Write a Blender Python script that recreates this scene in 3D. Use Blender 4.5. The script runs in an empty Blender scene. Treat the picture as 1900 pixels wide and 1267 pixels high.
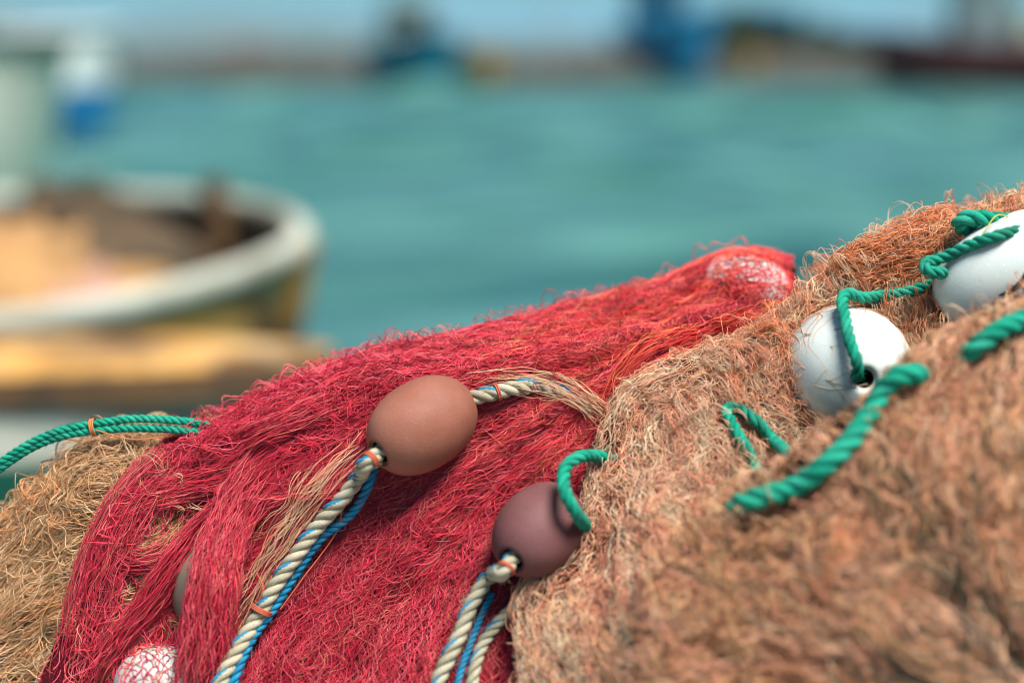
import bpy, bmesh, math, random
import numpy as np
from mathutils import Vector, Matrix
rng = np.random.default_rng(7)
random.seed(7)
sc = bpy.context.scene
COL = sc.collection
R = math.radians

# ------------------------------------------------------------------ camera
LENS = 50.0
FPX = LENS / 36.0 * 1900.0
CAM = np.array([0.0, 0.0, 1.35])
TILT = math.atan((633.5 - 90.0) / FPX)            # horizon 90 px under the top edge
FWD = np.array([0, math.cos(TILT), -math.sin(TILT)])
UPV = np.array([0, math.sin(TILT), math.cos(TILT)])
RGT = np.array([1.0, 0, 0])
cd = bpy.data.cameras.new('camera'); cam = bpy.data.objects.new('camera', cd); COL.objects.link(cam)
cam.location = CAM; cam.rotation_euler = (math.pi / 2 - TILT, 0, 0)
cd.lens = LENS; cd.sensor_width = 36.0; cd.clip_start = 0.05; cd.clip_end = 20000
cd.dof.use_dof = True; cd.dof.focus_distance = 1.105; cd.dof.aperture_fstop = 1.3
sc.camera = cam

def P(px, py, d):
    if d < 2.0:                                        # the heap's side is steep: most of it lies close to one plane
        d = d - 0.042 * math.tanh((d - 1.105) / 0.06)
    return P_raw(px, py, d)

def P_raw(px, py, d):
    return CAM + d * (FWD + RGT * ((px - 950.0) / FPX) + UPV * ((633.5 - py) / FPX))

def project(pts):
    v = np.asarray(pts) - CAM
    d = v @ FWD
    return 950 + FPX * (v @ RGT) / d, 633.5 - FPX * (v @ UPV) / d, d

def water_point(px, py, z=0.0):
    """point of the plane z seen at that pixel"""
    r = P(px, py, 1.0) - CAM
    return CAM + r * ((z - CAM[2]) / r[2])

QUAY_Z = 0.62

# ------------------------------------------------------------------ object helpers
def tag(o, label=None, cat=None, group=None, kind=None):
    if label: o['label'] = label
    if cat: o['category'] = cat
    if group: o['group'] = group
    if kind: o['kind'] = kind
    return o

def empty(name, loc):
    o = bpy.data.objects.new(name, None); COL.objects.link(o); o.location = loc
    o.empty_display_size = 0.1
    return o

def link_mesh(name, me, mats, parent=None):
    o = bpy.data.objects.new(name, me); COL.objects.link(o)
    for m in (mats if isinstance(mats, (list, tuple)) else [mats]):
        me.materials.append(m)
    if parent is not None:
        o.parent = parent
        # geometry is written in world space unless the parent is rotated: undo the parent's offset
        o.matrix_parent_inverse = parent_matrix(parent).inverted()
    return o

def parent_matrix(p):
    m = Matrix.LocRotScale(p.location, p.rotation_euler, p.scale)
    if p.parent is not None:
        m = parent_matrix(p.parent) @ p.matrix_parent_inverse @ m
    return m

def np_mesh(name, verts, faces, smooth=True, col=None, matidx=None):
    """faces: int array (n,4) or (n,3)"""
    verts = np.ascontiguousarray(verts, dtype=np.float32).reshape(-1, 3)
    faces = np.ascontiguousarray(faces, dtype=np.int32)
    me = bpy.data.meshes.new(name)
    k = faces.shape[1]
    me.vertices.add(len(verts)); me.vertices.foreach_set('co', verts.ravel())
    me.loops.add(faces.size); me.loops.foreach_set('vertex_index', faces.ravel())
    me.polygons.add(len(faces))
    me.polygons.foreach_set('loop_start', np.arange(0, faces.size, k, dtype=np.int32))
    if matidx is not None:
        me.polygons.foreach_set('material_index', np.asarray(matidx, dtype=np.int32))
    me.update(calc_edges=True)
    me.polygons.foreach_set('use_smooth', np.full(len(faces), smooth, dtype=bool))
    if col is not None:
        a = me.attributes.new('dye', 'FLOAT_COLOR', 'POINT')
        c = np.ones((len(verts), 4), dtype=np.float32); c[:, :3] = col
        a.data.foreach_set('color', c.ravel())
    me.validate()
    return me

class Geo:
    """collects quads for one mesh"""
    def __init__(s): s.v = []; s.f = []; s.c = []; s.m = []; s.n = 0
    def add(s, v, f, c=None, m=0):
        v = np.asarray(v, float).reshape(-1, 3); f = np.asarray(f, int)
        s.v.append(v); s.f.append(f + s.n); s.n += len(v)
        s.m.append(np.full(len(f), m))
        if c is not None:
            c = np.asarray(c, float); s.c.append(np.broadcast_to(c, (len(v), 3)).copy())
        return s
    def mesh(s, name, smooth=True):
        return np_mesh(name, np.concatenate(s.v), np.concatenate(s.f), smooth,
                       np.concatenate(s.c) if s.c else None, np.concatenate(s.m))

def lin(r, g, b):
    f = lambda c: c / 12.92 if c <= 0.04045 else ((c + 0.055) / 1.055) ** 2.4
    return np.array([f(r / 255), f(g / 255), f(b / 255)])

# ------------------------------------------------------------------ materials
def mat(name, base=(0.5, 0.5, 0.5), rough=0.6, spec=0.4, noise=None, bump=None, attr=False, wave=None, sss=0.0, sheen=0.0):
    """noise: (scale, colour2, lo, hi, detail); bump: (scale, strength, distance)"""
    m = bpy.data.materials.new(name); m.use_nodes = True
    nt = m.node_tree; b = nt.nodes['Principled BSDF']
    b.inputs['Roughness'].default_value = rough
    b.inputs['Specular IOR Level'].default_value = spec
    if sss:
        b.inputs['Subsurface Weight'].default_value = sss
        b.inputs['Subsurface Radius'].default_value = (0.02, 0.02, 0.02)
        b.inputs['Subsurface Scale'].default_value = 0.5
    if sheen:
        b.inputs['Sheen Weight'].default_value = sheen
    tc = nt.nodes.new('ShaderNodeTexCoord')
    src = None
    if attr:
        a = nt.nodes.new('ShaderNodeAttribute'); a.attribute_name = 'dye'; src = a.outputs['Color']
    else:
        rgb = nt.nodes.new('ShaderNodeRGB'); rgb.outputs[0].default_value = (*base, 1); src = rgb.outputs[0]
    if noise:
        for nz in (noise if isinstance(noise, list) else [noise]):
            n = nt.nodes.new('ShaderNodeTexNoise'); n.inputs['Scale'].default_value = nz[0]
            n.inputs['Detail'].default_value = nz[4] if len(nz) > 4 else 4
            nt.links.new(tc.outputs['Object'], n.inputs['Vector'])
            rp = nt.nodes.new('ShaderNodeMapRange'); rp.inputs[1].default_value = nz[2]; rp.inputs[2].default_value = nz[3]
            nt.links.new(n.outputs[0], rp.inputs[0])
            mx = nt.nodes.new('ShaderNodeMix'); mx.data_type = 'RGBA'
            nt.links.new(rp.outputs[0], mx.inputs[0]); nt.links.new(src, mx.inputs[6])
            mx.inputs[7].default_value = (*nz[1], 1); src = mx.outputs[2]
    nt.links.new(src, b.inputs['Base Color'])
    if bump:
        n = nt.nodes.new('ShaderNodeTexNoise'); n.inputs['Scale'].default_value = bump[0]; n.inputs['Detail'].default_value = 5
        nt.links.new(tc.outputs['Object'], n.inputs['Vector'])
        bp = nt.nodes.new('ShaderNodeBump'); bp.inputs['Strength'].default_value = bump[1]; bp.inputs['Distance'].default_value = bump[2]
        nt.links.new(n.outputs[0], bp.inputs['Height']); nt.links.new(bp.outputs[0], b.inputs['Normal'])
    return m

M = {}
M['twine'] = mat('dyed_twine', rough=0.48, spec=0.32, attr=True)
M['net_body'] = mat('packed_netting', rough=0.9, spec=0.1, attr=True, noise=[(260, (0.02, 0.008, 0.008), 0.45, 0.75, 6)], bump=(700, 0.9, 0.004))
M['rope'] = mat('rope_fibre', rough=0.75, spec=0.25, attr=True, noise=[(900, (0.06, 0.06, 0.045), 0.55, 0.9, 3), (55, (0.20, 0.16, 0.10), 0.55, 0.95, 5)], bump=(1800, 0.5, 0.0006))
M['green_rope'] = mat('faded_green_fibre', rough=0.8, spec=0.2, attr=True, noise=[(38, (0.035, 0.36, 0.24), 0.45, 0.7, 5), (21, (0.02, 0.12, 0.075), 0.52, 0.75, 6), (900, (0.01, 0.09, 0.06), 0.55, 0.9, 3)], bump=(1500, 0.8, 0.0010))
M['thread'] = mat('lashing_thread', rough=0.6, spec=0.3, attr=True)

def float_mat(name, base, tint, dirt, rough=0.5, sss=0.0, pore=0.25):
    return mat(name, base, rough, 0.25, noise=[(22, tint, 0.42, 0.72, 5), (110, dirt, 0.62, 1.1, 8), (520, tuple(np.clip(np.array(base) * 1.9, 0, .85)), 0.66, 0.8, 2), (9, tuple(np.array(base) * 0.7), 0.5, 0.75, 7)], bump=(650, pore * 1.6, 0.0010), sss=sss)
M['terracotta'] = float_mat('terracotta_foam', (0.235, 0.082, 0.050), (0.30, 0.118, 0.078), (0.11, 0.038, 0.024), 0.6)
M['mauve'] = float_mat('mauve_foam', (0.13, 0.048, 0.046), (0.17, 0.068, 0.066), (0.07, 0.025, 0.023), 0.62)
M['white_foam'] = float_mat('white_foam', (0.58, 0.63, 0.58), (0.64, 0.67, 0.62), (0.36, 0.35, 0.27), 0.5, 0.1, 0.1)
M['shaded_foam'] = float_mat('shaded_white_foam', (0.44, 0.41, 0.39), (0.50, 0.48, 0.45), (0.25, 0.20, 0.16), 0.5, 0.05, 0.2)  # dulled copy of the white foam, with shade put into its colour
M['grey_foam'] = float_mat('grey_foam', (0.20, 0.145, 0.105), (0.26, 0.19, 0.14), (0.11, 0.075, 0.055), 0.7)
M['hole'] = mat('float_bore', (0.03, 0.018, 0.014), 0.9, 0.1)
M['tar'] = mat('black_mark', (0.012, 0.012, 0.014), 0.6)

# ------------------------------------------------------------------ noise and splines
def catmull(pts, m):
    """chord-length Catmull-Rom resample of (k,dim) to (m,dim), even in arc length"""
    p = np.asarray(pts, float)
    if len(p) == 2:
        return p[0] + np.linspace(0, 1, m)[:, None] * (p[1] - p[0])
    e = np.vstack([2 * p[0] - p[1], p, 2 * p[-1] - p[-2]])
    out = []
    q = 24
    for i in range(1, len(e) - 2):
        p0, p1, p2, p3 = e[i - 1], e[i], e[i + 1], e[i + 2]
        t = np.linspace(0, 1, q, endpoint=False)[:, None]
        t0 = np.linalg.norm(p1 - p0) ** .5 + 1e-9; t1 = np.linalg.norm(p2 - p1) ** .5 + 1e-9; t2 = np.linalg.norm(p3 - p2) ** .5 + 1e-9
        m1 = (p2 - p1) - t1 * 0 + 0
        m1 = t1 * ((p1 - p0) / t0 - (p2 - p0) / (t0 + t1) + (p2 - p1) / t1)
        m2 = t1 * ((p2 - p1) / t1 - (p3 - p1) / (t1 + t2) + (p3 - p2) / t2)
        out.append((2 * t**3 - 3 * t**2 + 1) * p1 + (t**3 - 2 * t**2 + t) * m1 + (-2 * t**3 + 3 * t**2) * p2 + (t**3 - t**2) * m2)
    out.append(p[-1:])
    c = np.concatenate(out)
    s = np.concatenate([[0], np.cumsum(np.linalg.norm(np.diff(c, axis=0), axis=1))])
    u = np.linspace(0, s[-1], m)
    return np.stack([np.interp(u, s, c[:, k]) for k in range(c.shape[1])], 1)

class Noise2:
    def __init__(s, seed, n=97): s.t = np.random.default_rng(seed).uniform(-1, 1, (n, n)); s.n = n
    def __call__(s, x, y):
        xi = np.floor(x).astype(int); yi = np.floor(y).astype(int)
        fx = x - xi; fy = y - yi; fx = fx * fx * (3 - 2 * fx); fy = fy * fy * (3 - 2 * fy)
        n = s.n; g = lambda a, b: s.t[a % n, b % n]
        return (g(xi, yi) * (1 - fx) + g(xi + 1, yi) * fx) * (1 - fy) + (g(xi, yi + 1) * (1 - fx) + g(xi + 1, yi + 1) * fx) * fy

def wander(n, m, lam, step, k=4, g=None):
    """n smooth random signals of m samples, unit-ish amplitude, wavelengths around lam (lo,hi) metres"""
    g = g or rng
    l = np.arange(m) * step
    out = np.zeros((n, m))
    for _ in range(k):
        w = g.uniform(lam[0], lam[1], (n, 1)); ph = g.uniform(0, 2 * np.pi, (n, 1)); a = g.normal(0, 1, (n, 1))
        out += a * np.sin(2 * np.pi * l[None] / w + ph)
    return out / math.sqrt(k)

# ------------------------------------------------------------------ draped net surfaces
class Patch:
    def __init__(s, lines, M_=200, K=150, raw=False, pleat=(0.005, 3, 16), lump=(0.003, 22, 14), seed=1, shape=None):
        rows = []
        for ln in lines:
            w = np.array([P_raw(q[0], q[1], q[2] if q[2] > .995 else .995 + (q[2] - .995) * 0.48) if raw else P(*q) for q in ln])
            rows.append(catmull(w, M_))
        rows = np.array(rows)                          # (lines, M, 3)
        L = len(rows)
        # across the lines: cubic in line index
        e = np.concatenate([(2 * rows[0] - rows[1])[None], rows, (2 * rows[-1] - rows[-2])[None]])
        tt = np.linspace(0, L - 1 - 1e-6, K)
        i = np.floor(tt).astype(int); f = (tt - i)[:, None, None]
        p0, p1, p2, p3 = e[i], e[i + 1], e[i + 2], e[i + 3]
        G = 0.5 * (2 * p1 + (p2 - p0) * f + (2 * p0 - 5 * p1 + 4 * p2 - p3) * f**2 + (3 * p1 - p0 - 3 * p2 + p3) * f**3)
        s.G = G.transpose(1, 0, 2).copy()              # (M_, K, 3) s along line, t across
        s.M, s.K = M_, K
        s.flip = 1.0
        s.normals()
        S, T = np.meshgrid(np.linspace(0, 1, M_), np.linspace(0, 1, K), indexing='ij')
        n1, n2, n3 = Noise2(seed), Noise2(seed + 50), Noise2(seed + 90)
        h = pleat[0] * (n1(S * pleat[1] + 3, T * pleat[2]) + 0.5 * n3(S * pleat[1] * 1.7, T * pleat[2] * 2.3 + 7)) \
            + lump[0] * (n2(S * lump[1], T * lump[2]) + 0.5 * n3(S * lump[1] * 2.2, T * lump[2] * 2.2))
        if shape is not None:
            h = h + shape(S, T)
        s.G += s.N * h[..., None]
        s.normals()
        s.warp = Noise2(seed + 33); s.bunch = Noise2(seed + 44)
        px, py, d = project(s.G.reshape(-1, 3))
        s.px, s.py, s.d = px, py, d
    def normals(s):
        ds = np.gradient(s.G, axis=0) * (s.M - 1); dt = np.gradient(s.G, axis=1) * (s.K - 1)
        N = np.cross(ds, dt); N /= np.linalg.norm(N, axis=2, keepdims=True) + 1e-12
        c = np.sum(N * (CAM - s.G), axis=2)
        if np.sum(c[:, s.K // 3:]) < 0: N = -N; s.flip = -1.0
        s.N = N
        s.ms = np.linalg.norm(ds, axis=2) + 1e-4; s.mt = np.linalg.norm(dt, axis=2) + 1e-4
    def sample(s, S, T):
        x = np.clip(S, 0, 1) * (s.M - 1); y = np.clip(T, 0, 1) * (s.K - 1)
        i = np.minimum(x.astype(int), s.M - 2); j = np.minimum(y.astype(int), s.K - 2)
        fx = (x - i); fy = (y - j)
        def bl(A):
            a, b = (fx[..., None], fy[..., None]) if A.ndim == 3 else (fx, fy)
            return (A[i, j] * (1 - a) + A[i + 1, j] * a) * (1 - b) + (A[i, j + 1] * (1 - a) + A[i + 1, j + 1] * a) * b
        return bl(s.G), bl(s.N), bl(s.ms), bl(s.mt)
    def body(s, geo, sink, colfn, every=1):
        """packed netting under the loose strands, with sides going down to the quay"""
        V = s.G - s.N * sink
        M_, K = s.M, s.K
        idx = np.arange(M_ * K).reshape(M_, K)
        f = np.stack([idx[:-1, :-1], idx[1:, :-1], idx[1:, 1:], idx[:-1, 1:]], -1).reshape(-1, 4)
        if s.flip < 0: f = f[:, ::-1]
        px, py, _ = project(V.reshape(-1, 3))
        c = colfn(px, py)  # body colours darker than the twine: shade between threads put into them
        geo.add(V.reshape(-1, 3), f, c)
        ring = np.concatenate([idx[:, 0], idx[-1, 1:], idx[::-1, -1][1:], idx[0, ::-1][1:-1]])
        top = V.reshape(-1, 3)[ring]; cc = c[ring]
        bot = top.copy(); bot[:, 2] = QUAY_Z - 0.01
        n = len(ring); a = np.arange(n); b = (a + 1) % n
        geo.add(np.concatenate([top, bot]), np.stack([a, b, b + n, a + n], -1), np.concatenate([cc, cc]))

# red net: lines follow the lie of the strands, from the heap's right end down to the lower left
RED = Patch([
 [(1490,575,1.38),(1250,640,1.39),(1000,700,1.39),(800,745,1.38),(600,800,1.36),(450,870,1.33),(340,950,1.30),(270,1080,1.27),(240,1260,1.23)],
 [(1478,520,1.33),(1240,556,1.31),(1035,605,1.29),(865,640,1.265),(695,672,1.255),(545,720,1.245),(425,785,1.235),(335,830,1.22),(265,910,1.19),(225,1000,1.17),(180,1120,1.15),(120,1290,1.12)],
 [(1462,500,1.285),(1425,480,1.27),(1350,478,1.262),(1290,500,1.262),(1220,534,1.255),(1030,586,1.235),(860,620,1.21),(690,655,1.2),(540,700,1.19),(420,764,1.19),(320,800,1.175),(240,890,1.145),(195,990,1.115),(150,1130,1.10),(85,1300,1.07)],
 [(1470,535,1.255),(1420,525,1.235),(1340,528,1.228),(1250,572,1.22),(1050,628,1.185),(860,668,1.16),(700,712,1.15),(560,782,1.14),(440,860,1.13),(340,960,1.125),(270,1090,1.105),(190,1300,1.07)],
 [(1458,548,1.24),(1280,606,1.195),(1100,666,1.155),(930,706,1.135),(790,756,1.12),(660,842,1.112),(545,940,1.10),(440,1060,1.085),(360,1180,1.065),(310,1310,1.04)],
 [(1425,575,1.21),(1280,632,1.17),(1120,700,1.135),(980,760,1.12),(860,840,1.105),(750,930,1.095),(650,1040,1.08),(570,1160,1.055),(510,1310,1.03)],
 [(1415,592,1.21),(1330,622,1.185),(1220,664,1.15),(1120,730,1.12),(1040,810,1.10),(950,900,1.085),(870,1000,1.07),(790,1110,1.05),(740,1210,1.03),(715,1320,1.01)],
 [(1400,612,1.21),(1290,655,1.165),(1180,725,1.13),(1120,800,1.10),(1070,890,1.08),(1010,980,1.065),(950,1080,1.04),(905,1180,1.02),(880,1320,1.0)],
 [(1380,640,1.21),(1260,700,1.175),(1180,790,1.14),(1140,880,1.11),(1110,980,1.09),(1070,1080,1.07),(1040,1180,1.05),(1010,1320,1.03)],
], pleat=(0.0085, 3.0, 15), lump=(0.0032, 16, 14), seed=11, shape=lambda S, T: -0.016 * np.exp(-((T - 0.36) / 0.035) ** 2) * np.clip((S - 0.62) / 0.12, 0, 1))

TAN = Patch([
 [(430,850,1.31),(200,870,1.31),(80,940,1.31),(-70,1030,1.31)],
 [(420,800,1.25),(330,810,1.245),(240,818,1.24),(160,848,1.235),(90,910,1.235),(0,978,1.235),(-70,1030,1.235)],
 [(430,795,1.21),(330,800,1.2),(240,806,1.19),(160,836,1.19),(90,898,1.185),(0,962,1.18),(-70,1015,1.18)],
 [(430,850,1.19),(300,862,1.165),(200,890,1.155),(100,950,1.15),(0,1022,1.15),(-70,1070,1.15)],
 [(410,950,1.17),(270,970,1.145),(160,1000,1.13),(50,1060,1.12),(-70,1120,1.12)],
 [(390,1050,1.15),(250,1080,1.13),(130,1110,1.11),(20,1160,1.10),(-70,1200,1.10)],
 [(350,1150,1.13),(220,1180,1.11),(100,1220,1.09),(-70,1290,1.08)],
 [(320,1290,1.10),(200,1330,1.09),(80,1360,1.07),(-70,1410,1.06)],
], pleat=(0.007, 4, 9), lump=(0.003, 9, 9), seed=21)

BACK = Patch([
 [(1960,440,1.30),(1750,490,1.29),(1560,570,1.27),(1400,680,1.24),(1270,750,1.21),(1200,810,1.18),(1180,900,1.15),(1140,1040,1.12),(1090,1180,1.09),(1070,1330,1.07)],
 [(1960,378,1.21),(1830,412,1.205),(1705,440,1.195),(1580,500,1.185),(1500,575,1.17),(1410,634,1.155),(1300,690,1.135),(1210,730,1.12),(1165,775,1.10),(1145,850,1.08),(1110,940,1.065),(1065,1040,1.045),(980,1135,1.025),(985,1220,1.01),(1000,1330,1.0)],
 [(1960,360,1.17),(1830,396,1.16),(1700,424,1.15),(1572,484,1.14),(1492,558,1.13),(1402,620,1.12),(1292,674,1.10),(1195,712,1.085),(1148,750,1.075),(1130,832,1.06),(1098,922,1.045),(1052,1022,1.025),(970,1117,1.005),(970,1205,.995),(985,1330,.98)],
 [(1960,430,1.12),(1830,460,1.12),(1720,482,1.115),(1620,514,1.11),(1530,584,1.10),(1430,652,1.085),(1320,722,1.07),(1230,782,1.055),(1190,852,1.04),(1160,942,1.02),(1120,1052,1.0),(1070,1152,.98),(1060,1232,.97),(1075,1330,.96)],
 [(1960,530,1.10),(1850,560,1.10),(1740,602,1.095),(1640,652,1.085),(1540,702,1.07),(1430,752,1.05),(1330,812,1.03),(1270,882,1.01),(1230,962,.99),(1190,1062,.97),(1150,1172,.95),(1145,1330,.93)],
 [(1960,650,1.10),(1850,690,1.10),(1750,745,1.09),(1650,795,1.075),(1550,845,1.055),(1450,895,1.025),(1370,955,.995),(1325,1035,.97),(1285,1135,.945),(1255,1330,.915)],
], pleat=(0.008, 6, 8), lump=(0.004, 14, 8), seed=31)

FRONT = Patch(raw=True, lines=[
 [(1960,700,1.07),(1800,780,1.07),(1690,850,1.06),(1570,925,1.04),(1460,990,1.01),(1390,1070,.985),(1340,1190,.955),(1310,1350,.93)],
 [(1960,575,1.03),(1880,615,1.025),(1790,665,1.015),(1700,715,1.005),(1600,775,.995),(1505,848,.985),(1408,925,.98),(1340,985,.972),(1280,1060,.965),(1232,1165,.95),(1205,1350,.93)],
 [(1960,550,.995),(1880,590,.99),(1790,640,.98),(1700,690,.97),(1600,750,.96),(1500,825,.95),(1400,905,.95),(1330,966,.945),(1270,1044,.94),(1220,1154,.925),(1190,1350,.905)],
 [(1960,650,.94),(1860,700,.93),(1750,760,.92),(1650,832,.91),(1550,912,.9),(1460,992,.895),(1390,1082,.89),(1340,1182,.88),(1310,1350,.86)],
 [(1960,780,.895),(1830,850,.885),(1720,922,.875),(1620,1002,.865),(1540,1092,.855),(1480,1192,.845),(1440,1350,.825)],
 [(1960,950,.86),(1850,1010,.85),(1750,1082,.84),(1660,1172,.825),(1600,1350,.80)],
 [(1960,1150,.825),(1860,1230,.81),(1790,1350,.79)],
 [(1970,1280,.80),(1930,1320,.79),(1900,1370,.78)],
], pleat=(0.012, 5, 7), lump=(0.003, 10, 8), seed=41)

PATCHES = [RED, TAN, BACK, FRONT]
APX = np.concatenate([p.px for p in PATCHES]); APY = np.concatenate([p.py for p in PATCHES]); AD = np.concatenate([p.d for p in PATCHES])

def surf_depth(px, py, patches=None, rad=9):
    if patches is None: X, Y, D = APX, APY, AD
    else:
        X = np.concatenate([p.px for p in patches]); Y = np.concatenate([p.py for p in patches]); D = np.concatenate([p.d for p in patches])
    r2 = (X - px) ** 2 + (Y - py) ** 2
    k = r2 < rad * rad
    return float(np.percentile(D[k], 15)) if k.any() else float(D[np.argmin(r2)])

def on(px, py, lift, patches=None):
    return P_raw(px, py, surf_depth(px, py, patches) - lift)

# ------------------------------------------------------------------ strands
def tubes(geo, Pt, Nn, rad, colr, valid=None, sides=3):
    """Pt (n,m,3) centre lines, Nn (n,m,3) rough normals"""
    n, m, _ = Pt.shape
    T = np.gradient(Pt, axis=1); T /= np.linalg.norm(T, axis=2, keepdims=True) + 1e-12
    B = np.cross(T, Nn); B /= np.linalg.norm(B, axis=2, keepdims=True) + 1e-12
    N = np.cross(B, T)
    ang = np.arange(sides) * 2 * np.pi / sides
    rad = np.broadcast_to(np.asarray(rad, float), (n, m)) if np.ndim(rad) else np.full((n, m), rad)
    V = Pt[:, :, None] + rad[:, :, None, None] * (np.cos(ang)[None, None, :, None] * N[:, :, None] + np.sin(ang)[None, None, :, None] * B[:, :, None])
    idx = np.arange(n * m * sides).reshape(n, m, sides)
    a = idx[:, :-1]; b = idx[:, 1:]
    F = np.stack([a, np.roll(a, -1, 2), np.roll(b, -1, 2), b], -1)
    if valid is not None: F = F[valid]
    F = F.reshape(-1, 4)
    V = V.reshape(-1, 3)
    C = np.broadcast_to(np.asarray(colr)[:, None, None, :], (n, m, sides, 3)).reshape(-1, 3)
    if valid is not None:
        use = np.zeros(len(V), bool); use[F.ravel()] = True
        mp = np.cumsum(use) - 1
        V, C, F = V[use], C[use], mp[F]
    if len(F): geo.add(V, F, C)

BARE = []      # (centre, axes 3x3, radii, keepfn, inflate) ellipsoids that strands pass over or avoid

def avoid(Pt, valid):
    n, m, _ = Pt.shape
    for (c, A, r, keep, inf) in BARE:
        q = (Pt - c) @ A.T / (r * inf)[None, None]
        k = np.linalg.norm(q, axis=2)
        inside = k < 1.0
        hit = inside.any(axis=1)
        if not hit.any(): continue
        pxx, pyy, _ = project(Pt[hit].reshape(-1, 3))
        kp = keep(pxx.reshape(-1, m), pyy.reshape(-1, m), rng.uniform(0, 1, (hit.sum(), 1)))
        # kept ones are lifted to the float's surface, the rest run underneath it
        kk = k[hit]; qq = q[hit]
        lifted = c + (qq / np.maximum(kk, 0.3)[..., None] * (r * inf)) @ A
        ins = inside[hit] & kp
        sub = Pt[hit]; sub[ins] = lifted[ins]; Pt[hit] = sub
        bad = inside[hit] & ~kp
        v = valid[hit]; v &= ~(bad[:, :-1] | bad[:, 1:]); valid[hit] = v
    return Pt, valid

def tri(l, pit, ph):
    return 2 * np.abs(((l / pit + ph) % 1) * 2 - 1) - 1

def walk(patch, geo, n, length, step, th0, amp, lam, h, hamp, rad, colfn, srange=(0, 1), trange=(0, 1), flip=0.5, warp=0.0, hlam=(0.02, 0.07), field=(0, 1, 1), hshare=0.0, dive=0.016, G=1, sp=0.0014, zig=0.0009):
    """ribbons of netting wandering over the cloth: G threads side by side, joined at their knots"""
    m = int(length / step) + 1
    ng = max(1, n // G)
    S = np.zeros((ng, m)); T = np.zeros((ng, m))
    s = rng.uniform(*srange, ng); t = rng.uniform(*trange, ng)
    th = rng.normal(th0[0], th0[1], ng) + np.where(rng.uniform(0, 1, ng) < flip, np.pi, 0)
    TH = th[:, None] + amp * rng.uniform(0.4, 1.5, (ng, 1)) * wander(ng, m, lam, step)
    S[:, 0], T[:, 0] = s, t
    if field[0]:
        fa, fb = Noise2(1000 + int(field[1] * 7)), Noise2(2000 + int(field[2] * 3))
    for i in range(1, m):
        _, _, ms, mt = patch.sample(S[:, i - 1], T[:, i - 1])
        if field[0]:                                   # neighbours share the lie of the net
            TH[:, i] += field[0] * (fa(S[:, i - 1] * field[1] + 5, T[:, i - 1] * field[2] + 5) + 0.5 * fb(S[:, i - 1] * field[1] * 2.1, T[:, i - 1] * field[2] * 2.1))
        S[:, i] = S[:, i - 1] + np.cos(TH[:, i]) * step / ms
        T[:, i] = T[:, i - 1] + np.sin(TH[:, i]) * step / mt
    H = rng.uniform(h[0], h[1], (ng, 1)) + (hamp if hamp > 0.0045 else hamp * 0.4) * np.abs(wander(ng, m, hlam, step, 3))
    l = np.arange(m)[None] * step
    if G > 1:
        k = (np.arange(G) - (G - 1) / 2)
        spg = sp * rng.uniform(0.6, 1.7, (ng, 1)); pit = rng.uniform(0.012, 0.017, (ng, 1)); ph = rng.uniform(0, 1, (ng, 1))
        breathe = 0.75 + 0.5 * np.sin(2 * np.pi * l / rng.uniform(0.03, 0.09, (ng, 1)) + rng.uniform(0, 6.28, (ng, 1)))
        off = k[None, :, None] * (spg * breathe)[:, None, :] + zig * tri(l, pit, ph)[:, None, :] * np.where(np.arange(G) % 2, 1, -1)[None, :, None]
        off = off + 0.0007 * wander(ng * G, m, (0.012, 0.04), step).reshape(ng, G, m)
        slope = rng.normal(0, 0.45, (ng, 1, 1))
        _, _, ms, mt = patch.sample(S, T)
        S = (S[:, None] - np.sin(TH)[:, None] * off / ms[:, None]).reshape(-1, m)
        T = (T[:, None] + np.cos(TH)[:, None] * off / mt[:, None]).reshape(-1, m)
        H = (H[:, None] + slope * off + rng.normal(0, 0.0006, (ng, G, 1))).reshape(-1, m)
    n = len(S)
    inside = (S >= 0) & (S <= 1) & (T >= 0) & (T <= 1)
    cutS = rng.integers(0, m // 10 + 1, (n, 1)); cutE = m - rng.integers(0, m // 10 + 1, (n, 1)); ii = np.arange(m)[None]
    inside &= (ii >= cutS) & (ii < cutE)
    valid = inside[:, 1:] & inside[:, :-1]
    Tw = T + warp * patch.warp(S * 9, T * 46) if warp else T
    X, Nn, _, _ = patch.sample(S, Tw)
    inl = np.cumsum(inside, axis=1); tot = inl[:, -1:]
    endd = np.minimum(inl, np.maximum(tot - inl, 0)) * step
    H = H - dive * np.clip(1 - endd / 0.028, 0, 1) ** 1.5
    if hshare: H = H + 0.4 * hshare * patch.bunch(S * 5, Tw * 40)
    X = X + Nn * H[..., None]
    x0, y0, _ = project(X[:, m // 2])
    if G > 1:
        col = np.repeat(colfn(x0[::G], y0[::G], ng), G, axis=0) * rng.normal(1, 0.08, (n, 1))
    else:
        col = colfn(x0, y0, n)
    X, valid = avoid(X, valid)
    tubes(geo, X, Nn, rad * rng.uniform(0.85, 1.15, (n, 1)) * np.ones((1, m)), np.clip(col, 0, .95), valid)
    return X, valid, col

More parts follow.
